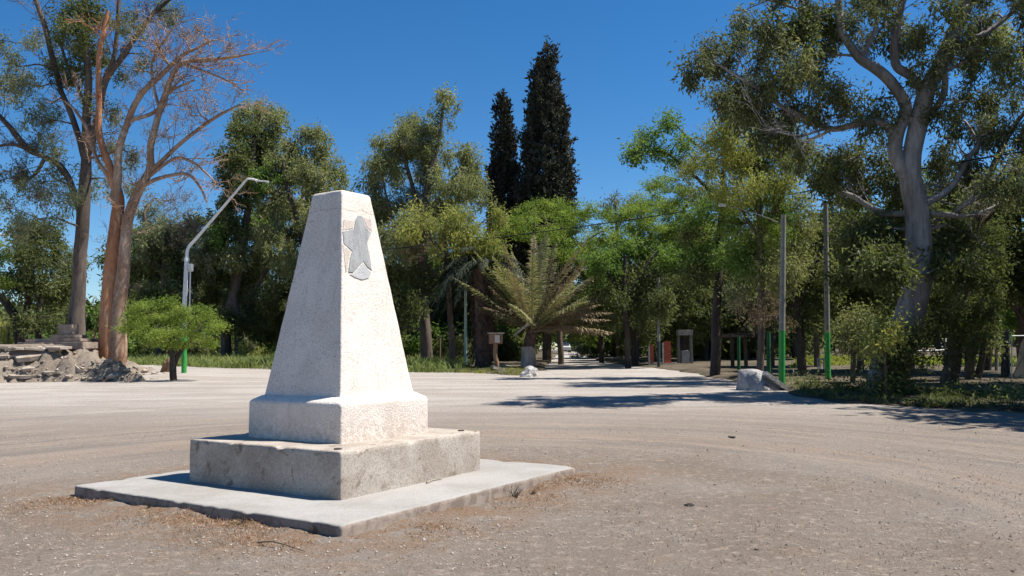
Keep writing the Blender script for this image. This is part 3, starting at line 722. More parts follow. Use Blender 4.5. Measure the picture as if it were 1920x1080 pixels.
for i, (px, py, w, lab) in enumerate([(1293, 948, 17, 'flat dark stone lying alone right of the slab'), (1325, 950, 5, 'small dark pebble beside the flat dark stone'), (1372, 820, 14, 'dark clod lying on the wheel tracks right of the monument'),
        (1393, 838, 4, 'tiny dark stone just below the dark clod'), (1340, 911, 5, 'small black stone above the flat dark stone'), (1083, 903, 8, 'black stone by the far corner of the slab'),
        (1418, 1030, 8, 'dark stone with a pale edge near the bottom of the picture'), (1898, 1068, 10, 'dark stone in the bottom right corner'), (1605, 957, 5, 'small dark stone on the plain dirt far from the slab'), (1650, 1018, 5, 'dark stone midway between the bottom corner and the wheel tracks'), (1742, 845, 5, 'small dark stone on the pinkish wheel tracks')]):
    p = G(px, py); s = w*p[1]/F*.5; rock('stone', (p[0], p[1], float(zg(p[0], p[1]))+s*.15), (s, s*.7, s*.4), 'stone_dark', lab, 'stone', i+1, 'dark stones on the dirt', rot=i)
def stick(name, pts, r, mat, label, cat='twig'):
    g = Geo(); q = crom(pts, 5); tube(g, q, np.linspace(r, r*.5, len(q)), 6); return tag(g.build(name, mat), label, cat)
p0, p1, p2 = [G(*q) for q in ((484, 1022), (515, 1026), (572, 1036))]
zz = lambda p, h: np.array([p[0], p[1], float(zg(p[0], p[1]))+h])
stick('twig', [zz(p0, .02), zz(p1, .045), zz(p2, .012)],   .007, 'bark_brown', 'dark twig lying on the dirt in front of the slab')
p0, p1, p2 = [P(*q, 9) for q in ((800, 907), (812, 902), (828, 900))]
def on_slab(px, py):
    d = ray(px, py); t = (SH-CAMH)/d[2]; return EYE+d*t
q = [on_slab(800, 907), on_slab(813, 902), on_slab(828, 900)]; stick('twig', [a+np.array([0, 0, .012]) for a in q], .012, 'rubble', 'pale curved twig lying on the slab beside the pedestal')

# ------------------------------------------------------------------ dirt mound on the left with broken concrete
def mound_z(x, y):
    xr = -.425*y; base = gz(x, y)
    fy = 35.2+1.0*(fbm(x*.35+3, y*0+2)-.45)*2+.02*(x+20)          # toe of the eroded bank
    d = np.minimum((y-fy)/2.2, (xr-x+(fbm(y*.5, x*0+7)-.45)*2)/5.5)
    d = d+(fbm(x*1.8, y*1.8, 5)-.47)*.55
    t = np.clip(d, 0, 1); h = t*t*(3-2*t)
    st = np.floor(h*5)/5; fr = h*5-np.floor(h*5); h = .6*h+.4*(st+np.clip(fr*3-1, 0, 1)/5)
    top = 1.95-base
    back = np.clip((54-y)/6, 0, 1)
    z = base-.12+(top+.12)*h*back
    vx = np.floor((x+.35*fbm(x*2, y*2))*1.6); vy = np.floor((y*2.2+.5*fbm(x*2+9, y*2))*1.0); z = z+(_h[vx.astype(int) & 255, vy.astype(int) & 255]-.5)*.22*np.clip(d*5, 0, 1)*np.where(h < .97, 1, .1)
    return z+(fbm(x*3, y*3, 5)-.47)*.36*np.where(h < .97, 1, .25)*np.clip(d*6+.3, 0, 1)
xs = np.concatenate([spaced(-60, -32, .8), spaced(-32, -12.5, .11)]); ys = np.concatenate([spaced(33.6, 40, .11), spaced(40, 56, .8)])
X, Yg = np.meshgrid(xs, ys); Z = mound_z(X, Yg); g = Geo(); nx, ny = len(xs), len(ys); i = np.arange(ny-1)[:, None]*nx; j = np.arange(nx-1)[None]
g.add(np.stack([X, Yg, Z], -1).reshape(-1, 3), np.stack([i+j, i+j+1, i+nx+j+1, i+nx+j], -1).reshape(-1, 4))
m, nt, out = newmat('mound_dirt'); v = geo_pos(nt); n1 = tex(nt, v, .9, 6, .65, .5); n2 = tex(nt, v, 6, 6, .7, .4); n3 = tex(nt, v, 30, 4, .7)
col = mixc(nt, ramp(nt, n1, .38, .62), (.255, .205, .16), (.315, .265, .215)); col = mixc(nt, math_(nt, 'MULTIPLY', ramp(nt, n2, .55, .68), .7), col, (.19, .145, .11))
col = mixc(nt, ramp(nt, n3, .34, .6), mixc(nt, 1, col, (.66, .66, .66), 'MULTIPLY'), col)
finish(nt, out, col, .95, math_(nt, 'ADD', n2, n3), .9, .06, 0, .1)
structure(g.build('dirt_mound', m))
def msurf(px, py):
    d = ray(px, py); ts = np.linspace(30, 50, 900); pts = EYE[None]+d[None]*(ts/d[1])[:, None]; zz_ = np.maximum(mound_z(pts[:, 0], pts[:, 1]), gz(pts[:, 0], pts[:, 1]))
    k = np.argmax(pts[:, 2] < zz_); return pts[k] if pts[k, 2] < zz_[k] else G(px, py)
def chunk(name, loc, poly, thick, mat, label, cat, rot=(0, 0, 0), group=None):
    bm = bmesh.new(); vs_ = [bm.verts.new((x, y, -thick/2)) for x, y in poly]; f = bm.faces.new(vs_)
    r = bmesh.ops.extrude_face_region(bm, geom=[f]); nv = [e for e in r['geom'] if isinstance(e, bmesh.types.BMVert)]
    bmesh.ops.translate(bm, verts=nv, vec=(0, 0, thick)); bmesh.ops.recalc_face_normals(bm, faces=bm.faces)
    bmesh.ops.triangulate(bm, faces=[f for f in bm.faces if len(f.verts) > 4]); bmesh.ops.subdivide_edges(bm, edges=bm.edges, cuts=3, use_grid_fill=True)
    for v in bm.verts: v.co += Vector(mnoise.noise_vector(v.co*2.3+Vector(loc)))*thick*.16
    me = bpy.data.meshes.new(name); bm.to_mesh(me); bm.free(); me.materials.append(M[mat])
    o = bpy.data.objects.new(name, me); COL.objects.link(o); o.location = tuple(map(float, loc)); o.rotation_euler = rot
    return tag(o, label, cat, group)
def slabpoly(w, d, k):
    random.seed(k); n = 6; return [(w*.5*math.cos(a+random.uniform(-.25, .25))*random.uniform(.9, 1.25), d*.5*math.sin(a+random.uniform(-.25, .25))*random.uniform(.9, 1.25)) for a in [i*2*PI/n for i in range(n)]]
gslab = 'broken concrete slabs on the dirt bank'
for k, (px, py, w, d, th, rx, ry, rz, lab) in enumerate([
    (50, 668, 1.15, .95, .20, .38, .05, .1, 'large grey concrete slab sticking out of the dirt bank'),
    (53, 692, .62, .5, .13, .3, -.05, .3, 'pale concrete slab just below the large grey slab'),
    (36, 706, 1.25, .7, .13, .15, .03, 0, 'long flat pale slab at the foot of the bank'),
    (8, 668, .7, .6, .12, .2, 0, .2, 'thin slab edge cut by the left border of the picture'),
    (152, 695, .85, .55, .15, .25, .42, .5, 'tilted pale slab beside the little tree shadow'),
    (18, 655, .6, .5, .13, .1, 0, .4, 'small slab lying near the top of the bank at its left end'),
    (100, 657, .55, .4, .16, .1, .1, .9, 'blocky lump of concrete under the lip of the bank'),
    (186, 663, .6, .4, .1, .15, .1, .2, 'flat broken slab under the lip below the stepped plinth'),
    (232, 664, .5, .45, .2, .2, .2, .8, 'rounded concrete lump at the upper right end of the bank'),
    (100, 699, 1.0, .5, .08, .1, 0, .1, 'thin dusty slab half buried at the foot of the bank'),
    (290, 702, .5, .3, .1, .1, .2, .4, 'small dark slab piece on the low dirt by the little tree'),
    (215, 705, .7, .4, .12, .2, -.2, .7, 'grey slab lying in the shadow of the little tree')]):
    p = msurf(px, py); chunk('concrete_slab', (p[0], p[1]+.12, p[2]+.02), slabpoly(w, d, k), th, 'rubble', lab, 'concrete slab', (rx, ry, rz), gslab)
for k, (px, py, s, lab) in enumerate([(130, 707, 7, 'small stone at the foot of the bank below the tilted slab'), (75, 655, 9, 'stone in the lip of the bank left of the concrete lump'), (270, 697, 8, 'stone on the low tail of the bank'), (255, 690, 7, 'pale stone above the tail of the bank'), (310, 703, 8, 'stone right at the root of the little tree'), (118, 672, 7, 'stone stuck in the bare face of the bank'), (205, 678, 8, 'stone at the upper edge of the little tree shadow')]):
    p = msurf(px, py); s = s*p[1]/F; rock('rubble_stone', (p[0], p[1], p[2]+s*.1), (s, s*.8, s*.55), 'rubble', lab, 'stone', k+30, 'stones on the dirt bank', rot=k)
p = msurf(313, 698); o = rock('tree_stump', (p[0], p[1], p[2]+.3), (.22, .2, .55), 'wood', 'brown broken stump leaning beside the little tree', 'stump', 77); o.rotation_euler = (0, .45, 0)
for k, (px, w, lab) in enumerate([(5, 1.5, 'crust slab of old paving at the lip of the bank by the left border'), (38, 1.3, 'crust slab at the lip above the large grey slab'), (70, 1.4, 'crust slab at the lip left of the stepped plinth'), (104, 1.2, 'crust slab at the lip right below the stepped plinth'), (140, 1.5, 'crust slab at the lip between the plinth and the red stems'), (172, 1.2, 'crust slab at the lip left of the red twin stems'), (228, 1.1, 'last crust slab at the lip right of the red twin stems')]):
    p = msurf(px, 654+(k % 3)); chunk('paving_slab', (p[0], p[1]+.25, p[2]+.05), slabpoly(w, 1.1, 80+k), .09, 'rubble', lab, 'paving slab', (.06*(k % 3), .05*((k*2) % 3-1), k*.7), 'broken paving along the lip of the bank')
n = 240; px_ = rng.uniform(-10, 300, n); py_ = np.where(rng.random(n) < .6, rng.uniform(652, 712, n), rng.uniform(690, 714, n)); g = Geo()
for a_, b_ in zip(px_, py_):
    p = msurf(a_, b_); sz = .035+.16*rng.random()**4; q = norm(rng.normal(size=(8, 3)))*sz*np.array([1, 1, .55])*(.7+.6*rng.random((8, 1)))
    bmx = bmesh.new(); [bmx.verts.new(v_) for v_ in q]; r_ = bmesh.ops.convex_hull(bmx, input=bmx.verts[:]); bmesh.ops.triangulate(bmx, faces=bmx.faces[:]); bmx.verts.ensure_lookup_table()
    vv = np.array([v_.co[:] for v_ in bmx.verts])+p+np.array([0, 0, sz*.15]); bmx.verts.index_update(); ff = np.array([[v_.index for v_ in f_.verts] for f_ in bmx.faces]); bmx.free(); g.add(vv, ff)
tag(g.build('rubble', 'rubble', None, False), 'loose broken rubble and clods strewn over the dirt bank', 'rubble', None, 'stuff')
# stepped plinth on top
pc = P(124, 640, 39.5); pz = 1.93
root = empty('stepped_plinth', (pc[0], pc[1], pz), 'ruined brick plinth rising in steps on top of the dirt bank', 'plinth')
def sbox(name, parent, c, s, mat, jit=.012, bev=.01, rot=0):
    bm = bmesh.new(); bmesh.ops.create_cube(bm, size=1)
    bmesh.ops.scale(bm, vec=s, verts=bm.verts); bmesh.ops.bevel(bm, geom=bm.edges[:], offset=min(bev, min(s)*.3), segments=2, affect='EDGES')
    if jit:
        for v in bm.verts: v.co += Vector(mnoise.noise_vector(v.co*3+Vector(c)))*jit
    bmesh.ops.rotate(bm, verts=bm.verts, matrix=Matrix.Rotation(rot, 3, 'Z')); bmesh.ops.translate(bm, verts=bm.verts, vec=c)
    me = bpy.data.meshes.new(name); bm.to_mesh(me); bm.free(); me.materials.append(M[mat] if isinstance(mat, str) else mat)
    o = bpy.data.objects.new(name, me); COL.objects.link(o)
    if parent is not None: o.parent = parent
    return o
for (dx_, w, d, za, zb) in ((-.05, 3.0, 2.6, -.2, .13), (.2, 1.8, 1.8, .13, .30), (.12, 1.15, 1.2, .30, .48), (.1, .62, .7, .48, .95)):
    sbox('step', root, (dx_, 0, (za+zb)/2), (w, d, zb-za-.003), 'brick', .03, .03)
sbox('loose_tile', root, (-1.0, -.3, .21), (.9, 1.1, .12), 'brick', .03)

# ------------------------------------------------------------------ street lamps
def lathe_pole(name, parent, p0, p1, r0, r1, mat, n=14):
    g = Geo(); tube(g, [p0, p1], [r0, r1], n); return g.build(name, mat, parent)
lp = G(345, 705); lz = lp[2]+.10
lamp = empty('street_lamp', (lp[0], lp[1], lz), 'street lamp with green foot and angled white arm beside the small tree', 'street lamp', 'street lamps with angled arms')
kY = lp[1]/F
def lw(px, py): 
    p = P(px, py, lp[1]); return p-np.array([lp[0], lp[1], lz])
j1, j2, j3, j4 = lw(345, 590), lw(350, 485), lw(353, 465), lw(462, 337)
lathe_pole('lower_pole', lamp, (0, 0, -.3), (j1[0]*.4, 0, 2.05), .125, .122, 'green_paint')
lathe_pole('middle_pole', lamp, (j1[0]*.4, 0, 2.05), (j1[0], 0, j1[2]), .118, .115, 'green_pale')
lathe_pole('upper_pole', lamp, (j1[0], 0, j1[2]), j2, .11, .10, 'metal_lamp')
g = Geo(); q = crom([j2, j3, j3+(j4-j3)*.15, j3+(j4-j3)*.6, j4], 6); tube(g, q, np.linspace(.09, .055, len(q)), 10)
arm = g.build('arm', 'metal_lamp', lamp)
g = Geo(); tube(g, crom([j4-np.array([.03, 0, .02]), j4+np.array([.12, 0, .05]), lw(483, 338)], 5), np.full(11, .05), 8); g.build('arm_end', 'metal_lamp', lamp)
h0 = lw(478, 338); h1 = lw(504, 342); mid = (h0+h1)/2; bm = bmesh.new(); bmesh.ops.create_cube(bm, size=1); bmesh.ops.scale(bm, vec=((h1-h0)[0], .24, .09), verts=bm.verts)
bmesh.ops.bevel(bm, geom=bm.edges[:], offset=.035, segments=3, affect='EDGES'); bmesh.ops.rotate(bm, verts=bm.verts, matrix=Matrix.Rotation(.1, 3, 'Y')); bmesh.ops.translate(bm, verts=bm.verts, vec=mid)
me = bpy.data.meshes.new('lamp_head'); bm.to_mesh(me); bm.free(); me.materials.append(M['white_paint']); o = bpy.data.objects.new('lamp_head', me); COL.objects.link(o); o.parent = lamp
sbox('lens', o, (mid[0]+.02, 0, mid[2]-.055), ((h1-h0)[0]*.7, .17, .02), 'glass', 0, .005).rotation_euler = (0, 0, 0)
bx_ = lw(357, 502); sbox('junction_box', lamp, (bx_[0]+.03, -.05, bx_[2]), (.22, .16, .38), 'white_paint', 0, .02)
lathe_pole('conduit', lamp, (bx_[0]+.02, -.05, j1[2]-.1), (bx_[0]+.02, -.05, bx_[2]-.15), .03, .03, 'metal_lamp', 8)
lathe_pole('collar', lamp, j2-np.array([0, 0, .12]), j2+np.array([0, 0, .03]), .125, .125, 'metal_lamp')
p = P(12, 437, 58); d_ = 3.85
dup(lamp, (p[0]-d_, 58, p[2]-(j4[2]+.05)), 0, 1, 'street lamp whose white head pokes in at the left border')

# ------------------------------------------------------------------ right side furniture
def pole_thing(name, label, cat, px, py, top, hw, splits, group=None, Y=None, lean=0):
    b = G(px, py) if Y is None else P(px, py, Y); Yb = b[1]; k = Yb/F
    root = empty(name, b, label, cat, group); z0 = -.3
    zt = P(px, top, Yb)[2]-b[2]; xt = P(px+lean, top, Yb)[0]-b[0]
    prev = (np.array([0, 0, z0]), hw*k*1.05)
    for nm, py_, mt in splits:
        z = P(px, py_, Yb)[2]-b[2]; q = np.array([xt*z/zt, 0, z]); r = hw*k*(1.05-.25*z/zt)
        lathe_pole(nm, root, prev[0], q, prev[1], r, mt); prev = (q, r*.985)
    return root, b
lampR, b = pole_thing('street_lamp', 'weathered street lamp post with green foot and thin arm reaching left over the avenue', 'street lamp', 1465, 726, 403, 6.0, [('lower_pole', 620, 'green_paint'), ('upper_pole', 403, 'post_grey')], 'street lamps with angled arms', lean=4)
def lw2(px, py): return P(px, py, b[1])-b
g = Geo(); q = crom([lw2(1468, 420), lw2(1440, 405), lw2(1400, 388), lw2(1372, 379)], 5); q[:, 1] += np.linspace(0, .8, len(q)); tube(g, q, np.full(len(q), .012), 7); g.build('arm', 'post_grey', lampR)
q = lw2(1366, 377); o = sbox('lamp_head', lampR, (q[0], .85, q[2]), (.26, .16, .10), 'white_paint', 0, .04)
postR, b2 = pole_thing('utility_post', 'tall weathered post with green painted foot left of the big pale trunk', 'post', 1552, 716, 378, 5.4, [('lower_post', 622, 'green_paint'), ('upper_post', 378, 'post_grey')], lean=-4)
pole_thing('avenue_post', 'slim grey post with a small box among dark trees right of the avenue', 'post', 1235, 690, 520, 3.0, [('lower_post', 640, 'dark_metal'), ('upper_post', 520, 'post_grey')])
q = G(1235, 690); pb = P(1236, 580, q[1]); 
o = [r for r in COL.objects if r.name.startswith('avenue_post')][0]
sbox('meter_box', o, tuple(pb-q+np.array([0, -.12, 0])), (.28, .16, .34), 'white_paint', 0, .02)
pole_thing('metal_pole', 'slim silver metal pole standing in front of the shaggy palm trunk', 'pole', 873, 690, 512, 3.1, [('pole', 512, 'green_pale')])
pole_thing('green_post', 'short thin green post left of the lamp post among trunks', 'post', 1385, 698, 630, 3.2, [('post', 630, 'green_dim')])
pole_thing('green_post', 'short shade dimmed green post beside the whitish concrete wedge', 'post', 1441, 712, 620, 4.2, [('post', 622, 'green_dim')])
pole_thing('gate_post', 'thick dark steel gate post by the wire gate at the right border', 'post', 1885, 714, 618, 8, [('post', 618, 'dark_metal')])
pole_thing('fence_post', 'pale wooden fence post just left of the dark gate post', 'post', 1868, 700, 620, 3.0, [('post', 620, 'bark_pale')])
pole_thing('fence_post', 'thin forked pale stick post at the end of the pipe barrier', 'post', 1771, 700, 632, 2.4, [('post', 632, 'bark_pale')])
pole_thing('fence_post', 'short dark fence post against the sunlit grass left of the big trunk', 'post', 1603, 696, 672, 3.0, [('post', 672, 'bark_dark')])
pole_thing('fence_post', 'pale stake in the shade behind the silver metal pole', 'post', 848, 684, 622, 1.8, [('post', 622, 'frond_dry')])
pole_thing('fence_post', 'yellowish stake in the shade nearest the monument shaft', 'post', 825, 686, 634, 2.0, [('post', 634, 'frond_dry')])
# pipe barrier
a_, c_ = P(1700, 660, 31), P(1770, 657, 31); zb = float(gz(0, 31))
root = empty('pipe_barrier', ((a_[0]+c_[0])/2, 31, zb), 'white pipe barrier between the big trunk and the forked stick post', 'barrier')
o0 = np.array([(a_[0]+c_[0])/2, 31, zb]); lathe_pole('rail', root, a_-o0, c_-o0, .045, .045, 'white_paint', 10)
for p in (a_, c_): lathe_pole('leg', root, np.array([p[0], 31, zb-.2])-o0, p-o0+np.array([0, .0, .02]), .035, .035, 'dark_metal', 8)
# wire gate on the right border
gb = G(1895, 716); root = empty('wire_gate', gb, 'wire mesh gate with pale cloth and slanting brace at the right border', 'gate'); k = gb[1]/F
def gw(px, py): return P(px, py, gb[1])-gb
g = Geo()
for a, c in (((1897, 630), (1990, 628)), ((1990, 628), (1990, 715)), ((1898, 713), (1990, 715)), ((1897, 630), (1897, 714))): tube(g, [gw(*a), gw(*c)], [.022, .022], 6)
g.build('gate_frame', 'metal_lamp', root)
g = Geo(); tube(g, [gw(1896, 708), gw(1925, 660)], [.02, .02], 6); tube(g, [gw(1897, 640), gw(1915, 665)], [.014, .014], 6); g.build('brace', 'post_grey', root)
g = Geo()
for i in range(28):
    x = 1897+93*i/28; 
    S = [gw(x, 631), gw(min(1990, x+42), 714)]; tube(g, S, [.004, .004], 3, False)
    S = [gw(x, 714), gw(min(1990, x+42), 631)]; tube(g, S, [.004, .004], 3, False)
g.build('wire_mesh', 'post_grey', root)
bm = bmesh.new(); vs_ = [bm.verts.new(gw(*q)+np.array([0, .06, 0])) for q in ((1903, 708), (1916, 645), (1924, 632), (1985, 634), (1985, 708))]; f = bm.faces.new(vs_)
r = bmesh.ops.extrude_face_region(bm, geom=[f]); bmesh.ops.translate(bm, verts=[e for e in r['geom'] if isinstance(e, bmesh.types.BMVert)], vec=(0, .02, 0)); bmesh.ops.recalc_face_normals(bm, faces=bm.faces)
me = bpy.data.meshes.new('shade_cloth'); bm.to_mesh(me); bm.free(); me.materials.append(M['beige_stone']); o = bpy.data.objects.new('shade_cloth', me); COL.objects.link(o); o.parent = root
# white painted wedge boulder
p = G(1422, 731); k = p[1]/F
bm = bmesh.new()
def hull(pts):
    for q in pts: bm.verts.new(q)
    bmesh.ops.convex_hull(bm, input=bm.verts[:])
w_ = k
hull([(-34*w_, -.25, -.1), (-36*w_, .35, -.1), (-33*w_, -.2, 26*w_), (-30*w_, .3, 36*w_), (-12*w_, -.42, 35*w_), (-8*w_, .35, 38*w_), (10*w_, -.3, 33*w_), (12*w_, .3, 32*w_), (38*w_, .1, 3*w_), (34*w_, -.5, -.1), (38*w_, .4, -.1), (8*w_, -.75, -.1), (-16*w_, -.62, -.1)])
bmesh.ops.triangulate(bm, faces=bm.faces); bmesh.ops.subdivide_edges(bm, edges=bm.edges, cuts=4, use_grid_fill=True, smooth=.15)
for v in bm.verts: v.co += Vector(mnoise.noise_vector(v.co*2.2))*.05+Vector(mnoise.noise_vector(v.co*7))*.02
me = bpy.data.meshes.new('concrete_boulder'); bm.to_mesh(me); bm.free(); me.materials.append(M['boulder_grey']); me.polygons.foreach_set('use_smooth', [True]*len(me.polygons))
o = bpy.data.objects.new('concrete_boulder', me); COL.objects.link(o); o.location = p; tag(o, 'grey whitish wedge of concrete lying by the green footed lamp post', 'boulder')
p = G(975, 706); k = p[1]/F; o = rock('painted_rock', (p[0]+.45, p[1], p[2]+.10), (.42, .34, .34), 'white_rock', 'white painted rock at the foot of the leaning palm', 'rock', 91); o.rotation_euler = (0, -.35, .3)
p = G(1446, 731); o = chunk('leaning_slab', (p[0], p[1]-.25, p[2]+.26), [(-.52, -.3), (.5, -.36), (.56, .3), (-.45, .34)], .13, 'boulder_grey', 'narrow concrete slab leaning down from the wedge beside the lamp post foot', 'concrete slab', (0, .62, .25))
# brick heap
for k, (px, py, s, r) in enumerate([(1612, 733, .32, .3), (1626, 729, .36, .9), (1638, 735, .3, 1.9), (1624, 738, .28, .1)]):
    p = G(px, py); sbox('brick', None, (0, 0, 0), (s, s*.55, s*.35), 'red_brick' if 'red_brick' in M else M.setdefault('red_brick', mat_rough('red_brick', (.42, .22, .15), (.33, .17, .115), 6, 30)), .02, .015)
    o = COL.objects[-1]; o.location = (p[0], p[1]-.3, p[2]+.16+.07*(k % 2)); o.rotation_euler = (.15*k, .1, r)
    tag(o, ['broken brick at the left of the little heap by the big trunk', 'uppermost broken brick of the heap by the big trunk', 'broken brick touching the undergrowth at the heap right end', 'lowest broken brick at the front of the little heap'][k], 'brick', 'broken bricks by the big trunk')
# red pillars, shrine and shelter in the shaded plot
for (px, py, top, hw, lab) in ((1222, 676, 646, 3.4, 'narrow salmon red pillar left of the slim avenue post'), (1251, 678, 640, 6.5, 'wide salmon red pillar with white edge right of the slim avenue post')):
    b = P(px, py, 50); zz_ = P(px, top, 50)[2]; k = 50/F; g_ = float(gz(b[0], 50)); root = empty('red_pillar', (b[0], 50, g_), lab, 'pillar', 'red pillars by the avenue')
    sbox('shaft', root, (0, 0, (zz_-g_)/2), (hw*2*k, hw*1.2*k, zz_-g_), 'red_paint', .02, .02); sbox('white_edge', root, (-hw*k-.045, -.05, (zz_-g_)/2), (.08, .2, (zz_-g_)*.9), 'white_paint', .01, .01)
    sbox('footing', root, (0, 0, .08), (hw*2.8*k, hw*2*k, .2), 'white_rock', .02, .02)
b = P(1285, 690, 52); g_ = float(gz(b[0], 52)); k = 52/F; root = empty('roadside_shrine', (b[0], 52, g_), 'whitewashed open shrine with a pale lintel on two posts right of the red pillars', 'shrine')
zt = P(1285, 620, 52)[2]-g_
for s in (-1, 1): sbox('post', root, (s*12*k, 0, zt/2-.15), (.16, .2, zt), 'post_grey', .02, .02)  # posts in a darker grey, dimness of the shaded plot put into the colour
sbox('lintel', root, (0, 0, zt-.12), (28*k, .5, .34), 'white_rock', .02, .02); sbox('back_wall', root, (0, .5, zt*.4), (22*k, .12, zt*.8), 'bark_dark', .02, .02); sbox('altar', root, (.02, .1, .45), (.5, .4, .9), 'white_rock', .04, .03)
b = P(1410, 700, 44); g_ = float(gz(b[0], 44)); k = 44/F; root = empty('park_shelter', (b[0], 44, g_), 'dark roofed open shelter on posts in the shaded plot behind the lamp post', 'shelter')
zt = P(1410, 632, 44)[2]-g_
for x in (-1.0, -.3, .5, 1.1): sbox('post', root, (x, 0, zt/2), (.17, .17, zt), 'bark_brown', .01, .02)
sbox('roof', root, (0, 0, zt+.09), (2.7, 1.8, .2), 'bark_dark', .03, .03)
b = P(1446, 706, 36); g_ = float(gz(b[0], 36)); k = 36/F; root = empty('notice_board', (b[0], 36, g_), 'small dark notice board on a post left of the lamp post foot', 'sign')
zt = P(1446, 628, 36)[2]-g_; sbox('post', root, (0, 0, zt/2), (.1, .1, zt), 'dark_metal', .0, .01); sbox('panel', root, (0, -.09, zt-.2), (.36, .06, .3), 'dark_metal', 0, .01)
b = P(1541, 690, 40); g_ = float(gz(b[0], 40)); root = empty('wooden_stool', (b[0], 40, g_), 'small white framed stool in the shade left of the green footed post', 'stool')
sbox('seat', root, (0, 0, .62), (.34, .34, .06), 'white_paint', 0, .01)
for sx_ in (-.14, .14):
    for sy_ in (-.14, .14): sbox('leg', root, (sx_, sy_, .3), (.05, .05, .585), 'white_paint', 0, .01)
# wooden box on a post by the palm
b = P(930, 684, 44); g_ = float(gz(b[0], 44)); k = 44/F; root = empty('wooden_box', (b[0], 44, g_), 'wooden box shrine on a rough post between the two palms', 'box')
zt = P(930, 624, 44)[2]-g_
sbox('box', root, (0, 0, zt-.32), (.72, .5, .52), 'wood', .02, .02); sbox('roof', root, (0, 0, zt-.02), (.86, .62, .07), 'rubble', .02, .02); sbox('door', root, (.08, -.27, zt-.32), (.26, .03, .4), 'beige_stone', .005, .005)
g = Geo(); tube(g, crom([(0, 0, -.2), (.05, 0, .4), (-.03, 0, .8), (0, 0, zt-.57)], 4), np.full(13, .13), 8, True, .15); g.build('post', 'wood', root)
for k_, (px, py, lab, r) in enumerate(((950, 692, 'pale broken slab on the ground below the wooden box', .3), (936, 698, 'second flat broken slab nearer the grass under the wooden box', 1.1))):
    p = G(px, py); chunk('concrete_slab', (p[0], p[1], p[2]+.14), slabpoly(1.2, .8, 60+k_), .12, 'rubble', lab, 'concrete slab', (.12, .2, r), gslab)
for (px, py, s, lab) in ((1028, 668, .3, 'low stone on the left edge of the avenue'), (1148, 672, .3, 'pale stone at the right edge of the avenue'), (1160, 676, .4, 'flat pale kerb stone beside the right edge of the avenue'), (1162, 668, .55, 'dark boulder under the trees right of the avenue')):
    p = G(px, py); rock('roadside_stone', (p[0], p[1], p[2]+s*.2), (s, s*.7, s*.6), 'rubble' if 'dark' not in lab else 'bark_grey', lab, 'stone', int(px), 'stones along the avenue')
# car far down the avenue
b = G(1056, 664); b = P(1058, 664, 125); b[2] = float(gz(b[0], 125)); car = empty('parked_car', b, 'silver car seen head on far down the avenue', 'car')
def prof(name, pts, wid, mat, parent, inset=0):
    bm = bmesh.new(); vs_ = [bm.verts.new((-wid/2, y, z)) for y, z in pts]; f = bm.faces.new(vs_); r = bmesh.ops.extrude_face_region(bm, geom=[f])
    nv = [e for e in r['geom'] if isinstance(e, bmesh.types.BMVert)]; bmesh.ops.translate(bm, verts=nv, vec=(wid, 0, 0)); bmesh.ops.recalc_face_normals(bm, faces=bm.faces)
    if inset:
        for v in bm.verts:
            if v.co.z > 1.2: v.co.x *= inset
    bmesh.ops.bevel(bm, geom=bm.edges[:], offset=.04, segments=2, affect='EDGES'); me = bpy.data.meshes.new(name); bm.to_mesh(me); bm.free(); me.materials.append(M[mat]); o = bpy.data.objects.new(name, me); COL.objects.link(o); o.parent = parent; return o
prof('body', [(-2.1, .3), (-2.1, .75), (-1.0, .95), (1.9, 1.0), (2.1, .8), (2.1, .3)], 1.75, 'car_paint', car)
prof('cabin', [(-1.1, .93), (-.35, 1.45), (1.2, 1.48), (1.8, .97)], 1.6, 'car_paint', car, .85)
bm = bmesh.new(); vs_ = [bm.verts.new(q) for q in ((-.7, -1.06, 1.0), (.7, -1.06, 1.0), (.58, -.45, 1.41), (-.58, -.45, 1.41))]; f = bm.faces.new(vs_); r = bmesh.ops.extrude_face_region(bm, geom=[f]); bmesh.ops.translate(bm, verts=[e for e in r['geom'] if isinstance(e, bmesh.types.BMVert)], vec=(0, -.035, .03)); bmesh.ops.recalc_face_normals(bm, faces=bm.faces)
me = bpy.data.meshes.new('windscreen'); bm.to_mesh(me); bm.free(); me.materials.append(M['glass']); o = bpy.data.objects.new('windscreen', me); COL.objects.link(o); o.parent = car
for s in (-1, 1):
    sbox('headlight', car, (s*.62, -2.1, .68), (.34, .06, .15), 'white_paint', 0, .02)
    for y in (-1.35, 1.3):
        g = Geo(); tube(g, [(s*.68, y, .31), (s*.89, y, .31)], [.31, .31], 18); g.build('wheel', 'black', car)
# overhead cable
g = Geo(); kp = [P(700, 470, 50), P(886, 451, 48), P(1133, 419, 42), P(1300, 394, 37), P(1468, 367, 32), P(1727, 317, 25), P(2000, 270, 20)]; q = crom(kp, 8); tube(g, q, np.full(len(q), .026), 5)
tag(g.build('power_cable', 'black'), 'thin black overhead cable crossing from the right above the avenue', 'cable')

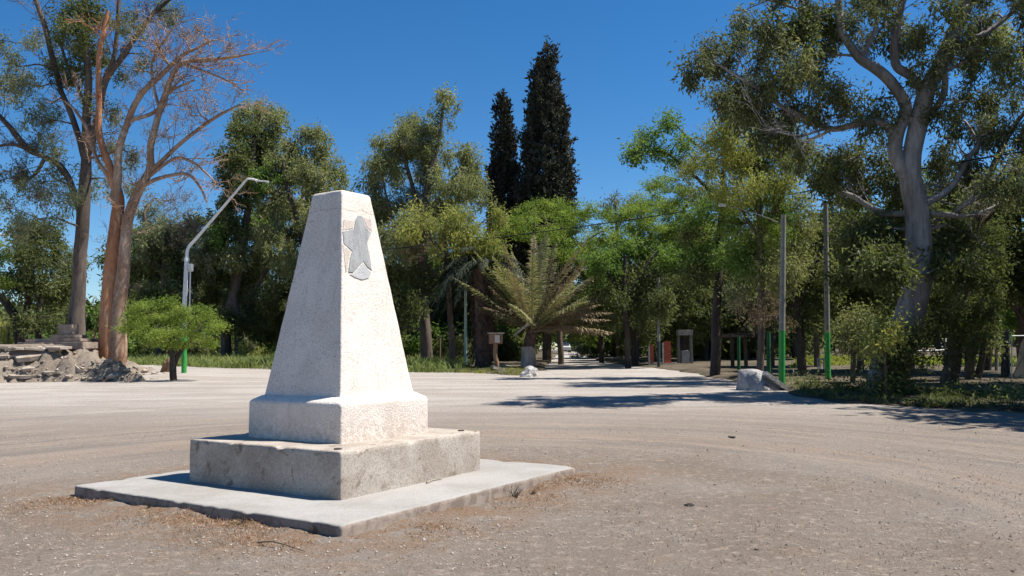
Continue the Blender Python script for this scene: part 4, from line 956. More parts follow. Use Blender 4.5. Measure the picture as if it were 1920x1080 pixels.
# ------------------------------------------------------------------ grass and ground cover
g1 = gl_([(-150, 683), (60, 683), (250, 684), (400, 690), (520, 693), (700, 697), (800, 699), (870, 699), (880, 686), (700, 680), (500, 674), (250, 668), (-150, 668)])
grass('grass', g1, 75, .62, .06, 'weeds_lit', 'tangled green grass beyond the road behind the lamp', lean=.5)
g1 = gl_([(860, 699), (980, 705), (1000, 697), (940, 692), (860, 692)]); grass('grass', g1, 90, .22, .03, 'grass_lit', 'short sunlit grass at the foot of the palms')
g1 = gl_([(1500, 742), (1600, 755), (1720, 764), (1920, 773), (2200, 786), (2250, 760), (1920, 745), (1700, 738), (1500, 728)]); grass('undergrowth', g1, 260, .24, .035, 'leaf_dark', 'dark weedy undergrowth along the right road edge', lean=.8, cat='undergrowth')
grass('leaf_litter', g1, 300, .16, .06, 'litter', 'brown leaf litter and dead twigs along the right road edge', lean=1.2, cat='leaf litter')
g1 = gl_([(1480, 698), (1500, 690), (1900, 690), (2050, 696), (2050, 676), (1500, 672)])
m_ = M['grass_lit']; grass('grass', g1, 26, .30, .09, 'grass_lit', 'sunlit yellow green meadow behind the right trunks', clump=False)

# ------------------------------------------------------------------ trees read off the photograph
EUC = 'eucalyptus trees round the crossroads'
tree('eucalyptus_tree', 'tall grey eucalyptus with thin dark foliage rising behind the stepped plinth', 'tree', 42,
  [(138, 640, 21), (147, 560, 12.5), (152, 470, 11.5), (157, 400, 11.5), (160, 330, 10), (162, 270, 8), (164, 150, 7), (160, 0, 5), (158, -80, 3)],
  [[(152, 400, 7), (120, 320, 6), (85, 295, 5), (48, 276, 6), (20, 240, 5), (-5, 212, 4), (-50, 150, 3)],
   [(48, 277, 4), (20, 272, 3), (-20, 278, 2.5)],
   [(160, 300, 7), (145, 255, 6), (128, 205, 5.5), (113, 165, 5), (100, 110, 5.5), (82, 40, 5), (68, 0, 4), (55, -60, 3)],
   [(162, 290, 8), (185, 220, 7), (200, 150, 6), (230, 105, 5.5), (262, 60, 5), (285, 28, 4), (330, -10, 3), (380, -60, 2)],
   [(196, 150, 5), (212, 110, 4), (220, 40, 4), (226, -30, 3)],
   [(95, 90, 3), (70, 10, 3), (48, -20, 2)], [(165, 210, 4), (130, 130, 3), (110, 70, 2.5)], [(85, 295, 4), (60, 330, 3), (30, 335, 2)]],
  [(128, 60, 38, 30, 'dark'), (160, 95, 45, 30, 'dark'), (140, 130, 40, 22, 'dark'), (110, 100, 25, 22, 'dark'), (62, 65, 22, 22), (150, 20, 55, 24, 'dark'), (205, 40, 30, 30, .7), (250, 25, 40, 25, .6), (300, 5, 45, 22, .6),
   (5, 75, 14, 18, .7), (30, 125, 32, 24), (45, 155, 26, 22), (15, 160, 30, 20), (10, 100, 16, 14), (95, 195, 40, 26, .7), (85, 230, 40, 25, .8), (55, 215, 24, 22, .7), (20, 180, 24, 20, .5), (100, 270, 30, 18, .6), (215, 250, 28, 24, .7), (240, 285, 26, 24, .6), (205, 300, 30, 20, .7),
   (30, 325, 40, 24, .9), (80, 340, 50, 28, .9), (110, 365, 44, 24, .9), (60, 365, 40, 24, 'dead', .9), (120, 310, 40, 20, .8), (5, 340, 30, 26, .8), (180, 185, 35, 30, .45), (200, 210, 30, 24, .5), (235, 125, 30, 24, .5), (270, 100, 28, 20, .5), (330, 20, 34, 18, .5), (200, 340, 40, 24, .7), (250, 345, 40, 20, .5), (70, 410, 60, 24, .6), (10, 390, 40, 20, .5)],
  'grey', EUC, bark='bark_grey', split_limbs=True, bare=1.2, twig_r=.016, leafk=1.0, onmound=False, tw=(8, 1.7, .024), dens=1.15)
tree('dead_eucalyptus', 'half dead eucalyptus with twin red brown stems and bare pale branches', 'tree', 40,
  [(207, 652, 19), (205, 600, 15), (207, 540, 13), (212, 470, 12), (216, 410, 11), (220, 368, 10), (207, 315, 7), (189, 252, 6), (185, 185, 5.5), (187, 111, 5), (195, 60, 4.5), (202, 20, 3.5)],
  [[(219, 690, 15), (221, 655, 15), (223, 590, 13), (229, 530, 12), (235, 470, 10.5), (238, 420, 9.5), (247, 385, 9), (262, 352, 8), (280, 318, 7.5), (284, 278, 7), (296, 222, 6.5), (311, 178, 6), (333, 126, 5), (355, 115, 4), (392, 112, 3.2), (426, 109, 2.6), (474, 100, 1.5)],
   [(218, 380, 9), (222, 333, 8), (222, 281, 7), (237, 230, 6.5), (259, 185, 6), (296, 148, 5), (322, 122, 4), (345, 102, 3), (370, 90, 2.2), (400, 75, 1.2)],
   [(238, 228, 4), (278, 215, 3.5), (300, 198, 3.5), (318, 170, 2.5), (350, 140, 1.5)],
   [(280, 322, 4.5), (315, 290, 4), (352, 259, 3.5), (400, 222, 3), (437, 202, 1.8), (452, 195, 1)],
   [(252, 360, 4), (290, 338, 3.8), (333, 327, 3.2), (356, 329, 2.8), (375, 352, 2.2), (388, 380, 1.4)],
   [(282, 330, 3.2), (310, 308, 3), (333, 296, 2.8), (363, 304, 2.4), (385, 322, 2), (404, 342, 1.2)],
   [(345, 120, 2.8), (363, 126, 2.4), (400, 140, 2), (433, 155, 1.6), (462, 176, 1)],
   [(212, 350, 4.5), (195, 320, 4), (181, 296, 3.5), (163, 240, 3), (140, 205, 2.4), (122, 190, 1.2)],
   [(300, 205, 3.2), (290, 170, 2.8), (284, 120, 2.4), (306, 80, 2), (326, 50, 1.2)],
   [(311, 178, 3), (330, 165, 2.4), (365, 150, 1.8)], [(318, 122, 3), (303, 100, 2.4), (292, 75, 1.6)]],
  [(345, 68, 30, 18, 'dead', 1.0), (392, 80, 36, 18, 'dead', 1.2), (440, 92, 26, 14, 'dead', 1.0), (370, 55, 26, 16, 'dead', .6), (440, 165, 28, 16, 'dead', .9), (362, 190, 22, 18, 'dead', 1.0), (340, 205, 24, 18, 'dead', .8), (412, 200, 24, 14, 'dead', 1.0), (330, 110, 30, 20, 'dead', .4), (300, 250, 30, 24, 'dead', .3), (240, 300, 30, 30, 'dead', .25), (390, 110, 40, 16, 'dead', .5), (250, 130, 30, 24, 'dead', .3), (180, 270, 26, 26, 'dead', .3), (350, 300, 36, 24, 'dead', .2), (305, 55, 24, 18, 'dead', .5)],
  'dead', EUC, bark='bark_red', limb_bark='bark_redpale', split_limbs=True, bare=1.5, twig_r=.014, lump=.1, onmound=True, tw=(9, 1.9, .024))
tree('leafy_tree', 'dark rounded leafy tree with leaning trunks at the left border', 'tree', 48,
  [(44, 650, 8), (46, 600, 7), (52, 560, 6), (60, 500, 5)], [[(36, 648, 7), (30, 600, 8), (10, 565, 7), (-8, 545, 6), (-20, 500, 4)], [(75, 650, 6), (72, 600, 5), (78, 540, 4)]],
  [(60, 430, 45, 28), (95, 445, 40, 32), (40, 470, 45, 34), (85, 490, 55, 36), (110, 520, 50, 36), (50, 530, 46, 34), (90, 560, 50, 34), (120, 590, 40, 30), (20, 510, 30, 28), (70, 600, 40, 26), (130, 480, 36, 34, 'grey')], 'dark', bark='bark_dark', leafk=1.15)
tree('young_tree', 'bright yellow green young tree cut by the left border', 'tree', 44, [(-22, 652, 4), (-18, 590, 3.5), (-16, 530, 3)], [], [(-5, 490, 26, 26), (-25, 510, 30, 30), (2, 530, 24, 20), (-10, 460, 20, 18)], 'bright')
tree('low_bush', 'yellow green bush on the bank behind the leaning dark trunks', 'bush', 50, [(15, 652, 3), (16, 620, 2)], [], [(12, 610, 22, 20), (30, 625, 20, 16), (-8, 622, 20, 20)], 'yellow')
tree('low_bush', 'green bush between the two eucalyptus trunks on the bank', 'bush', 50, [(178, 652, 3), (178, 630, 2)], [], [(180, 630, 16, 16), (190, 600, 14, 18, 'dark')], 'green')
tree('grey_tree', 'grey half bare tree between the red twin stems and the lamp', 'tree', 74,
  [(300, 672, 9), (305, 590, 8), (312, 500, 7), (316, 430, 5)], [[(312, 500, 5), (340, 450, 4), (352, 410, 3)], [(308, 520, 5), (280, 450, 4), (270, 400, 3)]],
  [(315, 375, 40, 24, 'dead'), (345, 400, 36, 26, 'dead'), (285, 395, 34, 26), (320, 420, 50, 28), (275, 440, 34, 34), (350, 440, 40, 30, 'dead', 1.0), (310, 475, 55, 36, 'dark'), (270, 510, 36, 40, 'dark'), (350, 510, 44, 34, 'dark'), (300, 560, 60, 36, 'dark'), (350, 365, 20, 16, 'dead', .7), (385, 420, 30, 30, 'dead', 1.0), (380, 470, 30, 34)], 'grey', bark='bark_grey', bare=1.6, dens=1.4)
tree('eucalyptus_tree', 'dark green eucalyptus right behind the lamp head', 'tree', 72,
  [(424, 672, 11), (428, 600, 9), (445, 520, 8), (460, 430, 7), (470, 330, 5), (480, 250, 3)], [[(450, 672, 10), (448, 610, 9), (440, 560, 7), (436, 520, 5), (446, 450, 4)], [(452, 600, 5), (480, 540, 4), (505, 500, 3)]],
  [(500, 205, 34, 24, 'olive'), (475, 200, 22, 18, 'olive'), (520, 225, 22, 22, 'olive'), (455, 240, 30, 26), (478, 265, 36, 30), (440, 290, 34, 34), (470, 310, 36, 34), (430, 335, 24, 30), (455, 360, 38, 36), (425, 385, 22, 26), (500, 330, 34, 34, 'green'), (465, 420, 36, 32, 'green'), (415, 440, 26, 30, 'green'), (440, 470, 36, 28, 'olive'), (500, 400, 34, 40), (420, 510, 34, 34), (470, 520, 36, 40), (450, 570, 44, 26, 'olive'), (400, 560, 30, 40), (455, 205, 18, 18, 'olive'), (490, 290, 30, 28), (430, 420, 30, 30), (400, 480, 30, 34), (480, 470, 36, 30, 'green'), (500, 250, 28, 24, 'olive'), (430, 600, 40, 26), (490, 600, 34, 24)], 'dark', EUC, bark='bark_grey', leafk=1.2, dens=1.4)
tree('eucalyptus_tree', 'broad olive eucalyptus whose crown meets the left edge of the shaft', 'tree', 70,
  [(556, 690, 12), (560, 600, 10), (566, 500, 8), (574, 400, 7), (580, 320, 4)], [[(566, 480, 5), (600, 400, 4), (620, 340, 3)], [(568, 440, 5), (540, 360, 4), (530, 300, 3)]],
  [(575, 250, 24, 22), (600, 245, 18, 18), (545, 275, 26, 22), (590, 290, 34, 30), (625, 310, 28, 26), (640, 345, 16, 24, .8), (545, 320, 34, 30), (600, 345, 40, 30), (520, 370, 36, 34), (560, 380, 40, 34), (505, 430, 30, 34), (550, 430, 44, 34), (600, 400, 40, 34), (490, 480, 34, 30, 'grey'), (540, 500, 40, 34, 'grey'), (520, 560, 40, 34, 'dark'), (500, 610, 40, 30, 'dark'), (560, 560, 40, 50, 'dark'), (640, 385, 26, 34), (620, 430, 34, 36), (530, 300, 26, 24), (570, 310, 30, 26), (480, 440, 30, 30), (540, 470, 40, 30), (470, 560, 34, 30, 'dark'), (530, 620, 40, 24, 'dark')], 'olive', EUC, bark='bark_grey', bare=.6, leafk=1.2, dens=1.4)
tree('low_bush', 'small yellow green bush at the foot of the trunks left of the shaft', 'bush', 66, [(462, 675, 3), (462, 655, 2)], [], [(462, 648, 22, 18), (478, 655, 16, 14)], 'yellow')
tree('mesquite_tree', 'small feathery bright green tree in front of the green footed lamp', 'tree', 36.6,
  [(326, 707, 6.5), (325, 685, 6), (324, 665, 5), (318, 640, 3.5), (312, 615, 2)], [[(326, 685, 5), (335, 664, 4.2), (352, 643, 3.4), (368, 622, 2.2)], [(323, 662, 3), (305, 640, 2.4), (285, 622, 1.6)], [(323, 670, 3), (312, 655, 2)]],
  [(296, 572, 26, 14), (318, 566, 20, 12), (270, 580, 22, 14), (248, 598, 22, 14), (238, 618, 14, 14, .8), (262, 622, 26, 14), (292, 600, 28, 16), (322, 590, 24, 16), (310, 622, 28, 14), (345, 612, 22, 14, .7), (342, 582, 16, 12, .7), (384, 578, 18, 12), (398, 594, 16, 14), (378, 604, 20, 14), (402, 615, 12, 16, .8), (366, 622, 22, 12, .7), (285, 640, 24, 8, .6), (330, 640, 22, 8, .4), (392, 636, 12, 10, .6), (352, 598, 16, 12, .7)],
  'bright', bark='bark_dark', twig_r=.008, dens=1.7, sgk=.8, jit=.9)
tree('eucalyptus_tree', 'tall brownish olive eucalyptus right of the shaft with a lone top tuft', 'tree', 55,
  [(800, 690, 12), (796, 600, 10), (792, 500, 9), (796, 400, 8), (806, 320, 6), (822, 260, 4), (830, 200, 2)], [[(796, 420, 5), (770, 340, 4), (750, 270, 3)], [(800, 400, 5), (850, 340, 4), (880, 295, 3)], [(794, 460, 4), (740, 420, 3), (720, 350, 2)]],
  [(836, 178, 16, 18), (846, 195, 18, 14), (830, 215, 18, 14), (818, 235, 20, 16), (770, 225, 30, 18), (752, 240, 34, 18), (712, 262, 28, 12), (785, 245, 28, 26), (740, 270, 34, 22), (775, 285, 40, 28), (820, 285, 30, 26), (700, 300, 20, 20), (740, 320, 40, 30, 'grey'), (800, 330, 44, 32, 'grey'), (700, 345, 26, 28), (875, 280, 26, 20), (880, 310, 34, 28), (850, 340, 40, 30), (760, 370, 44, 34, 'grey'), (720, 390, 36, 36), (895, 350, 28, 34), (700, 430, 26, 34, 'grey'), (740, 450, 40, 34, 'grey'), (810, 390, 44, 34, 'grey'), (730, 510, 40, 36, 'dark'), (790, 520, 44, 40, 'dark'), (745, 570, 44, 40, 'dark'), (700, 380, 26, 30), (690, 480, 24, 34, 'grey'), (850, 380, 40, 30), (720, 300, 26, 22), (800, 265, 26, 22), (770, 420, 40, 30), (720, 620, 34, 26, 'dark')], 'olive', EUC, bark='bark_grey', bare=.9, leafk=1.2, dens=1.4)
tree('mesquite_tree', 'yellow green feathery tree above the dark palm right of the monument', 'tree', 50,
  [(850, 688, 7), (846, 600, 6), (840, 520, 5), (835, 450, 4)], [[(840, 500, 4), (880, 450, 3), (900, 420, 2)], [(838, 480, 4), (800, 440, 3), (780, 420, 2)]],
  [(800, 395, 40, 26), (840, 420, 44, 28), (780, 425, 40, 22), (880, 410, 40, 30), (860, 455, 50, 26), (910, 445, 40, 30), (790, 465, 40, 22, 'dead', 1.2), (830, 470, 40, 24, 'dead', 1.0), (910, 480, 36, 24), (760, 450, 36, 20, 'olive'), (930, 410, 30, 30)], 'yellow', bark='bark_brown', bare=.8, leafk=1.0)
def cypress(name, label, Y, base, prof_, n, leaf='leaf_cypress'):
    k = Y/F; b = P(*base, Y); b[2] = float(gz(b[0], Y)); root = empty(name, b, label, 'tree', 'cypresses')
    top = prof_[0]; tp = P(top[0], top[1], Y); g = Geo(); tube(g, [b-[0, 0, .2], (b*.5+tp*.5), tp-np.array([0, 0, .4])], [.35, .2, .03], 8); g.build('trunk', 'bark_brown', root, True, b)
    ys_ = np.array([q[1] for q in prof_]); hw = np.array([q[2] for q in prof_]); cx = np.array([q[0] for q in prof_])
    g = Geo(); g2 = Geo()
    w = hw/ hw.sum(); yy = []
    dens = np.interp(np.linspace(ys_[0], ys_[-1], 400), ys_, hw); cdf = np.cumsum(dens); cdf /= cdf[-1]
    yy = np.interp(rng.random(n), cdf, np.linspace(ys_[0], ys_[-1], 400)); hh = np.interp(yy, ys_, hw)*k; xx = np.interp(yy, ys_, cx)
    a = rng.random(n)*2*PI; r = hh*(.35+.68*rng.random(n)**.5)
    C = np.array([P(x, y, Y) for x, y in zip(xx, yy)]); ax = C.copy(); r = r*.9; C[:, 0] += np.cos(a)*r; C[:, 1] += np.sin(a)*r
    # upright plumes: a twig with leaves packed round it
    out_ = np.stack([np.cos(a), np.sin(a), np.zeros(n)], -1); d = norm(np.array([0, 0, 1.])+out_*.5+rng.normal(size=(n, 3))*.18); ln = (.5+.7*rng.random(n))[:, None]*(Y/62)
    ax[:, 2] -= .8; twigs(g2, ax, C, .03, .012); g2.build('branches' if False else 'bough', 'bark_brown', root, True, b)
    t = rng.random(n)*.6; m_ = 34
    s = rng.random((n, m_))[..., None]; pos = C[:, None]+d[:, None]*ln[:, None]*s+rng.normal(size=(n, m_, 3))*.16*(1.1-s)*(Y/62)
    leaves(g, pos.reshape(-1, 3), 1, .03, .30*Y/62, .12*Y/62, 0, np.repeat(t, m_), up=1.3); g.build('crown', leaf, root, False, b, True); return root
cypress('cypress_tree', 'tall broad dark cypress, the highest tree in the middle', 62, (1025, 672), [(1034, 96, 3), (1030, 115, 10), (1020, 140, 17), (1022, 165, 19), (1026, 200, 30), (1027, 250, 38), (1024, 300, 46), (1024, 350, 52), (1022, 385, 54), (1020, 440, 52), (1020, 600, 50)], 1500)
cypress('cypress_tree', 'slim short dark cypress standing left of the tall broad one', 64, (944, 676), [(944, 190, 2), (944, 215, 8), (946, 250, 12), (945, 290, 17), (944, 330, 22), (944, 370, 25), (944, 420, 26), (944, 600, 26)], 620)
AV = 'trees along the avenue'
tree('leafy_tree', 'bright yellow green round tree in front of the tall cypress foot', 'tree', 56,
  [(1052, 676, 6), (1050, 600, 5), (1045, 520, 5), (1042, 450, 3)], [[(1046, 520, 4), (1090, 460, 3)], [(1046, 530, 4), (1000, 460, 3)]],
  [(1025, 385, 50, 20), (990, 400, 40, 22), (1060, 400, 44, 26), (1010, 425, 54, 28), (1070, 440, 44, 30), (960, 430, 36, 26), (1110, 405, 34, 24), (1130, 440, 32, 30), (1040, 470, 50, 26), (1110, 480, 44, 30), (1130, 510, 24, 26, .8)], 'bright', AV, bark='bark_brown', leafk=1.1)
tree('leafy_tree', 'wide bright green tree arching over the right side of the avenue', 'tree', 52,
  [(1190, 684, 8), (1196, 600, 7), (1205, 520, 6), (1220, 440, 4)], [[(1205, 520, 4), (1160, 470, 3), (1130, 450, 2)], [(1206, 500, 5), (1260, 430, 4), (1290, 380, 3)]],
  [(1235, 345, 36, 18), (1270, 350, 40, 24), (1215, 375, 38, 26), (1260, 390, 50, 30), (1310, 370, 44, 30), (1180, 410, 36, 28), (1230, 430, 50, 30), (1290, 425, 50, 30), (1150, 400, 30, 24), (1200, 400, 40, 30), (1170, 455, 36, 30), (1220, 480, 50, 32, 'green'), (1290, 470, 50, 34, 'green'), (1165, 510, 30, 30, 'green'), (1220, 530, 50, 34, 'dark'), (1280, 540, 50, 40, 'dark'), (1190, 560, 40, 34, 'dark'), (1200, 610, 44, 26, 'dark')], 'bright', AV, bark='bark_dark', leafk=1.1)  # bright leaves on top, dark ones low: crown shading put into the colour
tree('leafy_tree', 'green tree leaning over the avenue just right of the palm', 'tree', 60,
  [(1128, 676, 5), (1126, 600, 4.5), (1118, 520, 4), (1108, 460, 3)], [[(1124, 570, 3), (1095, 520, 2.4), (1080, 500, 1.6)]],
  [(1090, 470, 40, 28), (1130, 470, 40, 30), (1100, 515, 44, 28, 'green'), (1145, 530, 40, 32, 'green'), (1085, 550, 34, 24, 'green'), (1130, 570, 40, 30, 'green'), (1100, 595, 36, 22, 'green'), (1150, 600, 36, 26, 'dark'), (1085, 622, 24, 14, 'bright'), (1120, 625, 30, 14, 'green')], 'bright', AV, bark='bark_dark', dens=1.2)  # crown shade put into leaf colours, bright above and darker below
tree('leafy_tree', 'mid green tree behind the right fronds of the low palm', 'tree', 70,
  [(1022, 672, 4.5), (1022, 600, 4), (1028, 520, 3)], [], [(1010, 470, 40, 28), (1040, 500, 40, 30), (1005, 530, 40, 32, 'dark'), (1045, 550, 36, 28), (1020, 585, 40, 28, 'dark'), (1040, 615, 24, 16)], 'green', AV, bark='bark_dark', dens=1.2)
tree('leafy_tree', 'shady green tree at the right edge of the avenue mouth', 'tree', 47.5,
  [(1178, 688, 6), (1176, 620, 5.5), (1170, 550, 5), (1172, 480, 3)], [[(1173, 570, 3), (1140, 510, 2.4), (1120, 480, 1.6)], [(1172, 560, 3), (1210, 500, 2.4), (1235, 470, 1.6)]],
  [(1150, 470, 36, 24), (1195, 455, 40, 26), (1235, 480, 36, 26), (1125, 500, 34, 26), (1170, 505, 40, 26, 'dark'), (1215, 520, 40, 28, 'dark'), (1145, 545, 36, 26, 'dark'), (1190, 560, 40, 26, 'dark'), (1235, 560, 34, 28, 'dark'), (1160, 590, 30, 18, 'dark'), (1215, 600, 34, 20, 'dark')], 'green', AV, bark='bark_dark', dens=1.1)  # lower blobs take darker leaves, shade inside the crown put into colour
tree('leafy_tree', 'dark crowned tree between the slim avenue post and the leaning dark tree', 'tree', 56,
  [(1276, 696, 6), (1274, 620, 5.5), (1278, 550, 5), (1270, 470, 3)], [[(1276, 570, 3), (1310, 510, 2.4), (1325, 480, 1.6)], [(1276, 560, 3), (1245, 500, 2.4)]],
  [(1255, 440, 38, 26, 'bright'), (1300, 430, 40, 28, 'bright'), (1250, 490, 40, 28), (1300, 490, 40, 28), (1330, 530, 34, 28), (1270, 540, 40, 28), (1240, 570, 34, 26), (1310, 580, 40, 26), (1275, 610, 36, 18)], 'dark', AV, bark='bark_dark', dens=1.1)  # bright top blobs over dark ones, light and shade put into leaf colour
tree('grey_tree', 'grey brown thin treetop showing between the bright green trees', 'tree', 72, [(1160, 668, 5), (1158, 550, 4), (1156, 420, 3), (1154, 380, 2)], [], [(1150, 368, 20, 14), (1172, 375, 18, 14), (1135, 385, 14, 12), (1165, 400, 24, 20), (1190, 365, 14, 14)], 'grey', AV, bark='bark_grey', bare=2, leafk=1.4)
tree('leaning_tree', 'dark trunked open tree with a sparse green crown left of the lamp post', 'tree', 36,
  [(1340, 706, 10), (1342, 640, 9), (1346, 560, 8), (1350, 480, 7), (1352, 400, 6), (1356, 330, 5), (1362, 290, 3)],
  [[(1352, 400, 4), (1335, 365, 3.6), (1308, 335, 3.2), (1275, 305, 2.8), (1245, 285, 2.2), (1210, 285, 1.5)], [(1355, 340, 3.6), (1340, 310, 3), (1320, 285, 2.4), (1290, 260, 2), (1268, 235, 1.4)], [(1350, 420, 3.5), (1375, 370, 3), (1395, 320, 2.4), (1400, 270, 1.6)], [(1348, 470, 3), (1390, 440, 2.4), (1420, 420, 1.5)], [(1347, 520, 3.5), (1310, 480, 3), (1285, 440, 2)]],
  [(1252, 228, 20, 14, .8), (1228, 250, 30, 16), (1210, 268, 28, 14), (1240, 275, 34, 16), (1188, 290, 20, 9, .8), (1275, 262, 24, 18, .7), (1265, 300, 34, 14, .6), (1300, 300, 40, 22, .4, 'grey'), (1320, 265, 36, 24, .35, 'grey'), (1370, 300, 36, 30, .4, 'grey'), (1330, 340, 40, 24, .35, 'grey'), (1385, 390, 40, 30, .8, 'dark'), (1310, 430, 40, 30, .8, 'dark'), (1340, 480, 44, 30, .8, 'green'), (1300, 500, 36, 30, 'dark'), (1380, 470, 40, 34, 'green'), (1330, 390, 40, 30, .7, 'green')], 'green', bark='bark_dark', bare=1.2, twig_r=.010, depth=.7)
tree('eucalyptus_tree', 'yellowish olive eucalyptus behind the lamp post, lit by the sun', 'tree', 31,
  [(1424, 716, 7), (1428, 600, 6.5), (1427, 500, 6), (1425, 400, 5), (1420, 320, 4), (1412, 260, 3)], [[(1430, 440, 4), (1460, 380, 3), (1480, 330, 2)], [(1432, 460, 4), (1395, 400, 3), (1380, 350, 2)]],
  [(1355, 220, 30, 20), (1400, 215, 36, 22), (1430, 240, 36, 26), (1380, 255, 40, 26), (1450, 280, 40, 28), (1410, 290, 44, 28), (1370, 300, 36, 26), (1440, 330, 44, 30), (1390, 345, 40, 30), (1470, 350, 36, 30), (1420, 380, 44, 30, 'bright'), (1360, 365, 34, 28, 'bright'), (1380, 420, 40, 30, 'bright'), (1440, 430, 40, 34, 'bright'), (1470, 400, 30, 30, 'green'), (1400, 480, 40, 40, 'green'), (1460, 500, 40, 40, 'olive'), (1420, 560, 46, 40, 'dead', .8), (1460, 590, 40, 34, 'dead', .8), (1340, 245, 24, 18), (1320, 300, 34, 26), (1480, 230, 34, 30), (1500, 290, 34, 30)], 'yellow', EUC, bark='bark_grey', bare=.5, dens=1.4)
tree('leafy_tree', 'olive leafy tree standing between and behind the two green footed posts', 'tree', 34,
  [(1506, 706, 9), (1500, 640, 8), (1492, 570, 7), (1490, 500, 6), (1485, 430, 4)], [[(1494, 580, 5), (1530, 500, 4), (1550, 440, 3)], [(1493, 560, 5), (1450, 500, 4), (1420, 450, 3)]],
  [(1420, 420, 40, 28), (1460, 390, 44, 28), (1510, 400, 44, 30), (1550, 430, 36, 32, 'dark'), (1430, 470, 44, 30), (1490, 460, 44, 32), (1540, 490, 40, 32), (1450, 520, 40, 30, 'dead', .8), (1500, 530, 44, 32, 'dark'), (1550, 550, 36, 30, 'dark'), (1400, 540, 36, 26, 'grey'), (1440, 575, 40, 26, 'dead', .8), (1500, 590, 40, 26, 'dark')], 'olive', bark='bark_dark', dens=1.1)
